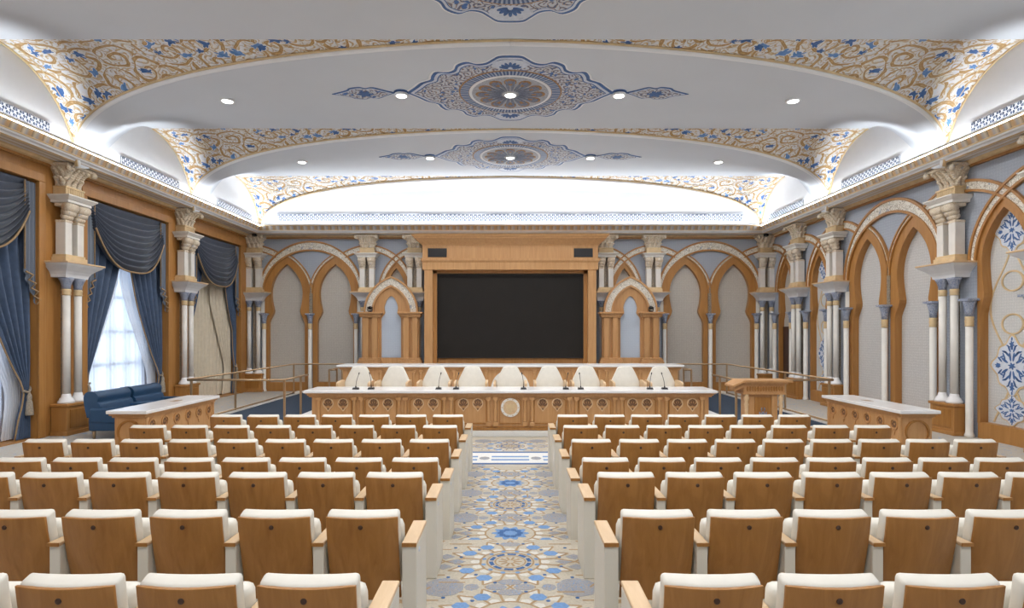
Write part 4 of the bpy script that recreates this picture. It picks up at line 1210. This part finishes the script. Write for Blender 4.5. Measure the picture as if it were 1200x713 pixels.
# blue leather armchairs by the window
def blue_chair(label, y):
    r = thing('blue_armchair', label, 'armchair', (-7.72, y, 0), 0, 'blue leather armchairs by the window')
    b = MB(); b.box(-.48,.40,.02,1.0,.16,.44,.03); b.build('seat_base', M['blueleather'], r)
    b = MB(); b.box(-.22,.42,.14,.88,.43,.56,.05); b.build('seat_cushion', M['blueleather'], r)
    b = MB()
    P = [(-.50,.42),(-.56,.72),(-.55,.86),(-.48,.92),(-.36,.91),(-.29,.83),(-.30,.72),(-.26,.68),(-.22,.55),(-.20,.42)]
    b.M = None
    L = smooth_poly(P, 4)
    b.prism([(x, z) for x, z in L], .04, .98); o = b.build('backrest', M['blueleather'], r)
    for yy in (.02, .96):
        b = MB(); b.prism([(x*1.01, .4+(z-.4)*1.012) for x, z in L], yy, yy+.05); b.build('side_roll', M['blueleather'], o)
    for yy in (.0, .88):
        b = MB(); b.box(-.46,.38,yy,yy+.14,.30,.62,.05); b.build('arm', M['blueleather'], r)
    for (x, yy) in ((-.42,.1),(.34,.1),(-.42,.92),(.34,.92)):
        b = MB(); b.lathe([(.025,0),(.035,.17)], x, yy, 8); b.build('leg', M['rail'], r)
    return r
blue_chair('blue leather armchair by the window, the nearer of two', 11.25)
blue_chair('blue leather armchair by the window, the farther of two', 12.33)

# ------------------------------------------------------------------ lectern
r = thing('lectern', 'carved light oak lectern with turned posts on the right', 'lectern', (4.95, 11.3, 0))
T = 1.15
plan = lambda a: [(-.42-a,-.0-a),(.42+a,-.0-a),(.42+a,.42+a),(-.42-a,.42+a),(-.56-a,.18)]
b = MB()
def wing(b, xa, xb, y0, y1, za, zb, th, inset=.06):
    v = [(xa,y0,za),(xa,y1,za),(xb,y0+inset,zb),(xb,y1-inset,zb),(xa,y0,za-th),(xa,y1,za-th),(xb,y0+inset,zb-th),(xb,y1-inset,zb-th)]
    b.add(v, [(0,1,3,2),(4,6,7,5),(0,2,6,4),(1,5,7,3),(2,3,7,6),(0,4,5,1)])
b.prism([(-.42,-.08),(.52,-.08),(.52,.48),(-.42,.48)], T-.035, T, plane='xy'); wing(b, -.42, -.62, -.08, .48, T, T-.10, .035); b.build('top', M['oak_light'], r)
b = MB(); b.prism([(-.40,-.03),(.45,-.03),(.45,.44),(-.40,.44)], T-.075, T-.035, plane='xy'); b.prism([(-.40,.01),(.40,.01),(.40,.42),(-.40,.42)], T-.25, T-.075, plane='xy'); b.prism([(-.42,-.015),(.415,-.015),(.415,.43),(-.42,.43)], T-.275, T-.25, plane='xy'); wing(b, -.401, -.55, .0, .42, T-.036, T-.115, .10)
fz = b.build('frieze', M['oak_light'], r)
b = MB()
for k in range(14):
    x = -.33+k*.052
    b.prism([(x+.02*cos(2*PI*q/10), T-.165+.05*sin(2*PI*q/10)) for q in range(10)], -.002, .014)
b.build('frieze_carving', M['oak'], fz)
b = MB(); b.prism([(-.30,.06),(.28,.06),(.28,.40),(-.30,.40)], .08, T-.275, plane='xy'); b.box(-.42,.42,-.02,.44,0,.08,.012); b.build('body', M['oak_light'], r)
b = MB(); b.box(-.17,.15,.045,.065,.14,T-.33,.004); p = b.build('front_panel', M['oak'], r)
b = MB()
for s in (-1, 1):
    for k in range(4):
        b.prism([(-.01+s*(.02+.035*k), .62-.085*k),(-.01+s*(.045+.035*k), .60-.085*k),(-.01+s*(.02+.03*k), .52-.085*k)], .036, .05)
b.prism([(-.01+.05*cos(2*PI*q/5+PI/2), .47+.07*sin(2*PI*q/5+PI/2)) for q in range(5)], .034, .05); b.build('panel_emblem', M['medslate'], p)
for x in (-.25, .21):
    b = MB(); b.box(x-.05,x+.05,.04,.062,.1,T-.29); b.build('stile', M['oak_light'], r)
for x in (-.34, .33):
    b = MB(); b.lathe([(.05,.08),(.05,.12),(.035,.15),(.05,.24),(.055,.32),(.032,.40),(.045,.43),(.028,.47),(.035,.62),(.045,.68),(.03,.72),(.05,.78),(.05,.82),(.035,.85),(.05,.875)], x, .03, 14); b.build('turned_post', M['arm_oak'], r)

# ------------------------------------------------------------------ railings
def railing(label, posts, runs, zt=1.03, zlow=None, loc=(0,0,0)):
    r = thing('handrail', label, 'railing', (posts[0][0], posts[0][1], 0)); ox, oy = posts[0]
    for (x, y) in posts:
        b = MB(); b.box(x-ox-.022,x-ox+.022,y-oy-.022,y-oy+.022,0,zt,.004); b.box(x-ox-.05,x-ox+.05,y-oy-.05,y-oy+.05,0,.015); b.build('post', M['rail'], r)
    for k, run in enumerate(runs):
        b = MB(); b.tube([(x-ox, y-oy, z) for x, y, z in run], .024, 8); b.build('rail', M['rail'], r)
for s, side in ((-1, 'left'), (1, 'right')):
    railing('bronze handrail along the %s side carpet beside the wall' % side, [(s*7.2, 13.1), (s*7.2, 15.2), (s*7.2, 19.3), (s*5.6, 19.3)],
            [[(s*7.2,12.95,1.03),(s*7.2,19.3,1.03),(s*4.9,19.3,1.03)], [(s*7.2,13.1,.08),(s*7.2,19.3,.08)]])
    railing('bronze handrail crossing the %s side carpet toward the stage' % side, [(s*5.02, 12.9), (s*5.02, 13.9)],
            [[(s*7.15,12.85,1.03),(s*5.02,12.85,1.03),(s*5.02,14.4,1.03)]])
    railing('short bronze handrail at the %s end of the rear desk' % side, [(s*4.9, 15.7), (s*4.9, 16.4)], [[(s*4.72,15.7,1.07),(s*4.9,15.7,1.07),(s*4.9,16.4,1.07)]], zt=1.07)
    b = MB(); b.box(min(s*4.57,s*7.1),max(s*4.57,s*7.1),13.0,YB-.35,0.002,.02); o = b.build('floor_carpet', M['bluecarpet']); tag(o, 'plain navy carpet on the %s side of the stage' % side, 'carpet', 'navy carpets beside the stage')
    b = MB(); b.box(min(s*7.12,s*7.42),max(s*7.12,s*7.42),12.6,YB-.4,0.0,.05); o = b.build('trim_%d' % (6 if s < 0 else 7), M['stone']); tag(o, kind='structure')

# ------------------------------------------------------------------ aisle carpet
def carpet(label, y0, y1, z, border, name='aisle_carpet'):
    r = thing(name, label, 'carpet', (0, y0, z))
    hw = 1.12 if not border else 3.6
    b = MB(); b.box(-hw,hw,0,y1-y0,.0,.004); return r, b
LIFT = [0]
def flat(b, pts, z0, z1):
    LIFT[0] = (LIFT[0]+1) % 23; b.prism(pts, z0, z1+LIFT[0]*2.2e-5, plane='xy', cap0=False)
def line(b, p, q, w, z0, z1):
    w *= 1.6
    d = Vector((q[0]-p[0], q[1]-p[1])); n = Vector((-d.y, d.x)).normalized()*w/2; LIFT[0] = (LIFT[0]+1) % 23; z1 = z1+LIFT[0]*2.2e-5
    b.add([(p[0]+n.x,p[1]+n.y,z1),(q[0]+n.x,q[1]+n.y,z1),(q[0]-n.x,q[1]-n.y,z1),(p[0]-n.x,p[1]-n.y,z1)], [(3,2,1,0)])
def pattern(b, y0, cy0, cy1, ymin, ymax, hw=1.05):
    T_ = MB(); BL = MB(); NV = MB(); GR = MB(); WH = MB()
    z = .0043
    def ok(x, y): return abs(x) < hw and ymin+.02 < y+y0 < ymax-.02
    k = 0; c = cy0
    while c <= cy1+.01:
        y = c-y0
        blue_rosette = round((c-3.0)/1.0) % 2 == 1
        # star lattice of tan lines
        N = 16
        R1 = [(.56*cos(2*PI*i/N), y+.50*sin(2*PI*i/N)) for i in range(N)]
        R2 = [(.26*cos(2*PI*(i+.5)/N), y+.26*sin(2*PI*(i+.5)/N)) for i in range(N)]
        R3 = [(.40*cos(2*PI*(i+.5)/N), y+.38*sin(2*PI*(i+.5)/N)) for i in range(N)]
        for i in range(N):
            for (A, B_) in ((R2[i], R2[(i+1) % N]), (R1[i], R3[i]), (R3[i], R1[(i+1) % N]), (R2[i], R3[i])):
                if ok(*A) and ok(*B_): line(T_, A, B_, .012, z, z+.0008)
        for i in range(16):
            a = 2*PI*(i+.5)/16
            p = (.64*cos(a), y+.5*sin(a)); q = (1.02*cos(a), y+.5*sin(a)*1.0)
            if ok(*p) and ok(*q): line(T_, p, q, .012, z, z+.0008)
        for s in (-1, 1):
            for pts in (((.56,.0),(.80,.25)), ((.80,.25),(1.04,.0)), ((.56,0),(.80,-.25)), ((.80,-.25),(1.04,0)), ((.62,.5),(.8,.25)), ((.98,.5),(.8,.25)), ((.62,-.5),(.8,-.25)), ((.98,-.5),(.8,-.25))):
                A = (s*pts[0][0], y+pts[0][1]); B_ = (s*pts[1][0], y+pts[1][1])
                if ok(*A) and ok(*B_): line(T_, A, B_, .012, z, z+.0008)
        # centre
        if ok(0, y-.2) and ok(0, y+.2):
            if blue_rosette:
                L = [(.17*(1+.16*cos(10*t))*cos(t), y+.17*(1+.16*cos(10*t))*sin(t)) for t in [2*PI*i/60 for i in range(60)]]; flat(BL, L, z, z+.001)
                for i in range(10):
                    a = 2*PI*i/10; flat(NV, [(.10*cos(a)+.035*cos(2*PI*q/8), y+.10*sin(a)+.035*sin(2*PI*q/8)) for q in range(8)], z+.001, z+.0018)
            else:
                for rr, w, B_ in ((.165, .022, NV), (.13, .008, T_), (.20, .01, T_)):
                    n2 = 40
                    for i in range(n2):
                        if B_ is NV and i % 4 == 3: continue
                        a, c2 = 2*PI*i/n2, 2*PI*(i+1)/n2; line(B_, (rr*cos(a), y+rr*sin(a)), (rr*cos(c2), y+rr*sin(c2)), w, z, z+.001)
                for i in range(10):
                    a = 2*PI*i/10; line(T_, (.03*cos(a), y+.03*sin(a)), (.10*cos(a), y+.10*sin(a)), .012, z, z+.001)
                for i in range(12):
                    a = 2*PI*(i+.5)/12; flat(BL, [(.235*cos(a)+.022*cos(2*PI*q/6), y+.235*sin(a)+.022*sin(2*PI*q/6)) for q in range(6)], z, z+.001)
        # blue hexagons round the centre
        for i in range(8):
            a = PI/8 + 2*PI*i/8 
            if abs(cos(a)) < .2: continue
            hx, hy = .42*cos(a), y+.40*sin(a)
            hx = .21*math.copysign(1, hx) if abs(sin(a)) > .8 else .36*math.copysign(1, hx)
            hy = y+(.33 if abs(sin(a)) > .8 else .19)*math.copysign(1, sin(a))
            if ok(hx, hy-.07) and ok(hx, hy+.07): flat(BL, [(hx+.068*cos(2*PI*q/6), hy+.06*sin(2*PI*q/6)) for q in range(6)], z, z+.001)
        # navy knots
        for (dx, dy) in ((.28,.27),(.43,.1),(.12,.42),(.5,.32),(.62,.08),(.74,.34)):
            for sx in (-1, 1):
                for sy in (-1, 1):
                    if ok(sx*dx, y+sy*dy): flat(NV, [(sx*dx+.017*cos(2*PI*q/6), y+sy*dy+.017*sin(2*PI*q/6)) for q in range(6)], z, z+.0012)
        # pale and tan cells between the lattice lines
        for i in range(16):
            a = 2*PI*i/16
            for rr, w, B_ in ((.30,.045,WH),(.475,.05,WH)):
                hx, hy = rr*cos(a), y+rr*.93*sin(a)
                if ok(hx, hy-.05) and ok(hx, hy+.05): flat(B_, [(hx+w*cos(2*PI*q/6+a), hy+w*.9*sin(2*PI*q/6+a)) for q in range(6)], z-.0005, z-.00015)
        for sx in (-1, 1):
            for (dx, dy, ww) in ((.72,.28,.07),(.72,-.28,.07),(.30,.5,.06),(.82,.5,.06),(.93,.15,.06),(.93,-.15,.06),(.19,.62,.045),(.19,.38,.045)):
                if ok(sx*dx, y+dy-.08) and ok(sx*dx, y+dy+.08): flat(GR if dx in (.30,.93) else WH, [(sx*dx+ww*cos(2*PI*q/8), y+dy+ww*sin(2*PI*q/8)) for q in range(8)], z-.0005, z-.00015)
        # grey mosaic octagons at the sides and diamonds on the axis between centres
        for sx in (-1, 1):
            if ok(sx*.52, y+.5-.17) and ok(sx*.52, y+.5+.17):
                flat(GR, [(sx*.52+.165*cos(2*PI*(q+.5)/10), y+.5+.165*sin(2*PI*(q+.5)/10)) for q in range(10)], z, z+.001)
            for (dx, dy) in ((.46,0),(.66,0),(.56,.11),(.56,-.11)):
                if ok(sx*dx, y+dy): flat(GR, [(sx*dx+.075*cos(2*PI*q/4), y+dy+.06*sin(2*PI*q/4)) for q in range(4)], z, z+.001)
        for (dx, dy) in ((0,.41),(0,.59),(.11,.5),(-.11,.5)):
            if ok(dx, y+dy-.06) and ok(dx, y+dy+.06): flat(GR, [(dx+.085*cos(2*PI*(q)/8)*(1.2 if dx == 0 else 1), y+dy+.055*sin(2*PI*(q)/8)) for q in range(8)], z, z+.001)
        c += 1.0; k += 1
    for k, q in enumerate((T_, BL, NV, GR)): b.merge(q, k+1)
    b.merge(WH, 6)
M['cpt_pale'] = plain('carpet_pale', (.60,.59,.55), .9, var=.08, scale=50)
CPM = [M[k] for k in ('cpt_cream','cpt_tan','cpt_blue','cpt_navy','cpt_grey','cpt_white','cpt_pale')]
r, b = carpet('patterned aisle carpet on the raised floor nearest the camera', 2.0, STEPY-.01, STEP, False)
pattern(b, 2.0, 2.0, 5.0, 2.0, STEPY-.01); b.build('field', CPM, r)
r, b = carpet('patterned aisle carpet running between the far seat rows', STEPY+.01, 9.05, 0, False)
pattern(b, STEPY+.01, 6.0, 9.0, STEPY+.01, 9.05); b.build('field', CPM, r)
r, b = carpet('front carpet with blue border stripes before the conference desk', 9.14, 11.55, 0, True, 'front_carpet')
q = MB(); q.box(-3.6,3.6,.02,.96,.0041,.0046); b.merge(q, 5)
q = MB(); q.box(-3.6,3.6,.0,.09,.0046,.0052); q.box(-3.6,3.6,.87,.97,.0046,.0052); b.merge(q, 3)
q = MB()
for k in range(-4, 5):
    for yy in (.32, .56): q.box(k*.85-.31,k*.85+.31,yy-.05,yy+.05,.0047,.0053)
b.merge(q, 2)
q = MB()
for k in range(-4, 4): flat(q, [(k*.85+.425+.09*cos(2*PI*u/8), .44+.12*sin(2*PI*u/8)) for u in range(8)], .0047,.0053)
b.merge(q, 4)
pattern(b, 9.14, 10.6, 10.6, 10.12, 11.3, 1.2); b.build('field', CPM, r)

# ------------------------------------------------------------------ auditorium seats
SP = .555
def slab(x_hw, z0, z1, yf, th, b, nx=8, nz=6, ztop_front=0.0, bev=0.0, bulge=.04):
    # curved upright slab; yf(z) lean, bulging to the rear in the middle
    bm = bmesh.new(); V = {}
    for k in range(2):
        for i in range(nx+1):
            for j in range(nz+1):
                x = -x_hw+2*x_hw*i/nx; z = z0+(z1-z0)*j/nz
                zz = z+(ztop_front*(j/nz)**4 if k else 0)
                y = yf(z)-bulge*(1-(x/x_hw)**2)*(.55 if k else 1)+bulge*0+(th if k else 0)
                V[k,i,j] = bm.verts.new((x, y, zz))
    for i in range(nx):
        for j in range(nz):
            bm.faces.new((V[0,i,j],V[0,i+1,j],V[0,i+1,j+1],V[0,i,j+1])); bm.faces.new((V[1,i,j],V[1,i,j+1],V[1,i+1,j+1],V[1,i+1,j]))
    for i in range(nx):
        for j in (0, nz): bm.faces.new((V[0,i,j],V[1,i,j],V[1,i+1,j],V[0,i+1,j]))
    for j in range(nz):
        for i in (0, nx): bm.faces.new((V[0,i,j],V[0,i,j+1],V[1,i,j+1],V[1,i,j]))
    bmesh.ops.recalc_face_normals(bm, faces=list(bm.faces))
    if bev:
        ed = [e for e in bm.edges if len(e.link_faces) == 2 and e.calc_face_angle(0) > .9]
        bmesh.ops.bevel(bm, geom=ed, offset=bev, segments=3, affect='EDGES', profile=.5)
    s = b.sm; b.sm = True; b.frombm(bm); b.sm = s
lean = lambda z: .125*((.81-z)/.56)**1.25 if z < .81 else 0.0
PARTS = {}
def seat_mesh():
    tmp = thing('auditorium_seat', '', 'seat', (0,0,0), 0)
    b = MB(); slab(.2265, .25, .812, lean, .016, b, bev=.003); pnl = b.build('back_panel', M['oak'], tmp)
    b = MB(); b.lathe([(.0145,-.028),(.0145,-.0355),(.011,-.038)], 0, .757, 12, axis='y'); b.build('screw_cap', M['dark'], pnl)
    b = MB(); slab(.2285, .34, .818, lambda z: lean(z)+.017, .078, b, ztop_front=.028, bev=.022); b.build('back_cushion', M['cream'], tmp)
    b = MB(); b.sm = True; b.box(-.235,.235,.155,.275,.30,.725,.045)
    mm = Matrix.Translation((0,.05,0)) @ Matrix.Rotation(.12, 4, 'X'); b.v = [tuple(mm @ Vector(p)) for p in b.v]; b.build('seat_cushion', M['cream'], tmp)
    return tmp
seat0 = seat_mesh()
def arm_parts():
    R = {}
    b = MB(); b.box(-.0345,.0345,.015,.415,0,.626,.006); R['side_panel'] = b.build('side_panel', M['cream_panel'])
    b = MB(); b.box(-.038,.038,.0,.43,.626,.65,.007); R['armrest'] = b.build('armrest', M['arm_oak'])
    b = MB(); b.box(-.037,.037,-.0035,.004,.626,.649,.001); b.build('shaded_front', M['oak'], R['armrest'])  # darker oak cap: shade of the armrest's front face put into its colour
    b = MB(); b.box(-.046,.046,.005,.43,0,.626,.006); R['side_panel_end'] = b.build('side_panel', M['cream_panel'])
    b = MB(); b.box(-.047,.047,-.005,.44,.626,.652,.007); R['armrest_end'] = b.build('armrest', M['arm_oak'])
    b = MB(); b.box(-.046,.046,-.0085,.0,.626,.651,.001); b.build('shaded_front', M['oak'], R['armrest_end'])  # same darkened front cap for the aisle-end armrest
    b = MB(); b.lathe([(.013,-.051),(.018,-.0465),(.018,-.04)], .10, .575, 12, axis='x'); R['panel_stud'] = b.build('panel_stud', M['medpale'])
    return R
AP = arm_parts()
first_used = {'seat': False}
used_ap = set()
def attach(key, root, x, mirror=1):
    o = AP[key]
    if key in used_ap:
        src = o; o = o.copy(); COL.objects.link(o)
        for gch in kids(src):
            d = gch.copy(); COL.objects.link(d); d.parent = o
    else: used_ap.add(key)
    o.parent = root; o.location = (x, 0, 0)
    if mirror < 0: o.rotation_euler = (0,0,0); o.scale = (-1,1,1)
    return o
rows = [  # depth, seats left, seats right, floor
    (2.658, 4, 4, STEP), (3.65, 5, 5, STEP), (4.648, 7, 7, STEP), (5.662, 8, 8, 0), (6.656, 9, 9, 0), (7.67, 8, 8, 0), (8.666, 7, 7, 0)]
ords = ['first','second','third','fourth','fifth','sixth','seventh','eighth','ninth']
rown = ['row nearest the camera', 'second row from the camera', 'third row from the camera', 'middle row', 'third row from the desk', 'second row from the desk', 'front row by the desk']
offL = [1.675,1.675,1.673,1.685,1.70,1.70,1.70]
for ri, (Y, nl, nr, zf) in enumerate(rows):
    for s, n, side in ((-1, nl, 'left'), (1, nr, 'right')):
        for k in range(n):
            x = s*SP*(1.685+k)
            lab = 'oak-backed cream seat, %s %s of the aisle, %s' % (ords[k], side, rown[ri])
            if not first_used['seat']:
                root = seat0; first_used['seat'] = True; root.location = (x, Y, zf+.006); root['label'] = lab
                base_kids = list(kids(root))
            else:
                root = seat0.copy(); COL.objects.link(root); root.location = (x, Y, zf+.006); root['label'] = lab
                for ch in base_kids:
                    c = ch.copy(); COL.objects.link(c); c.parent = root
                    for gch in kids(ch):
                        d = gch.copy(); COL.objects.link(d); d.parent = c
            root['group'] = 'auditorium seats in rows'
            if k == 0:
                xe = -s*(SP*1.685-.636)
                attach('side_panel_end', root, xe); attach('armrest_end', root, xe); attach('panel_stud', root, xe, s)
            else:
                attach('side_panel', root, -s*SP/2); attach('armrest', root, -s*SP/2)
            if k == n-1:
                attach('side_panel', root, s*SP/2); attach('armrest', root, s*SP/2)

# ------------------------------------------------------------------ daylight, camera, render look
w = bpy.data.worlds.new('sky'); scene.world = w; w.use_nodes = True
bg = w.node_tree.nodes['Background']; bg.inputs[0].default_value = (.76,.87,1.0,1); bg.inputs[1].default_value = 3.2
for y in WIN[:2]:
    l = bpy.data.lights.new('window_daylight', 'AREA'); l.shape = 'RECTANGLE'; l.size = 2.3; l.size_y = 4.1; l.cycles.is_portal = True
    o = bpy.data.objects.new('window_daylight', l); COL.objects.link(o); o.location = (-XW-.60, y, 2.52); o.rotation_euler = (PI/2, 0, -PI/2)

cam = bpy.data.cameras.new('camera'); co = bpy.data.objects.new('camera', cam); COL.objects.link(co)
co.location = (0, 0, H); co.rotation_euler = (PI/2, 0, 0)
cam.sensor_width = 36; cam.sensor_fit = 'HORIZONTAL'; cam.lens = 36*680/1200
cam.shift_x = 2/1200; cam.shift_y = 33.5/1200; cam.clip_start = .05
scene.camera = co
vs = scene.view_settings
scene.display_settings.display_device = 'sRGB'
vs.view_transform = 'Standard'; vs.look = 'None'; vs.exposure = 0.0; vs.gamma = 1.0; vs.use_curve_mapping = False
scene.cycles.max_bounces = 10; scene.cycles.diffuse_bounces = 6; scene.cycles.transparent_max_bounces = 12
scene.cycles.use_denoising = True
scene.cycles.sample_clamp_indirect = 6.0
scene.cycles.caustics_reflective = False; scene.cycles.caustics_refractive = False
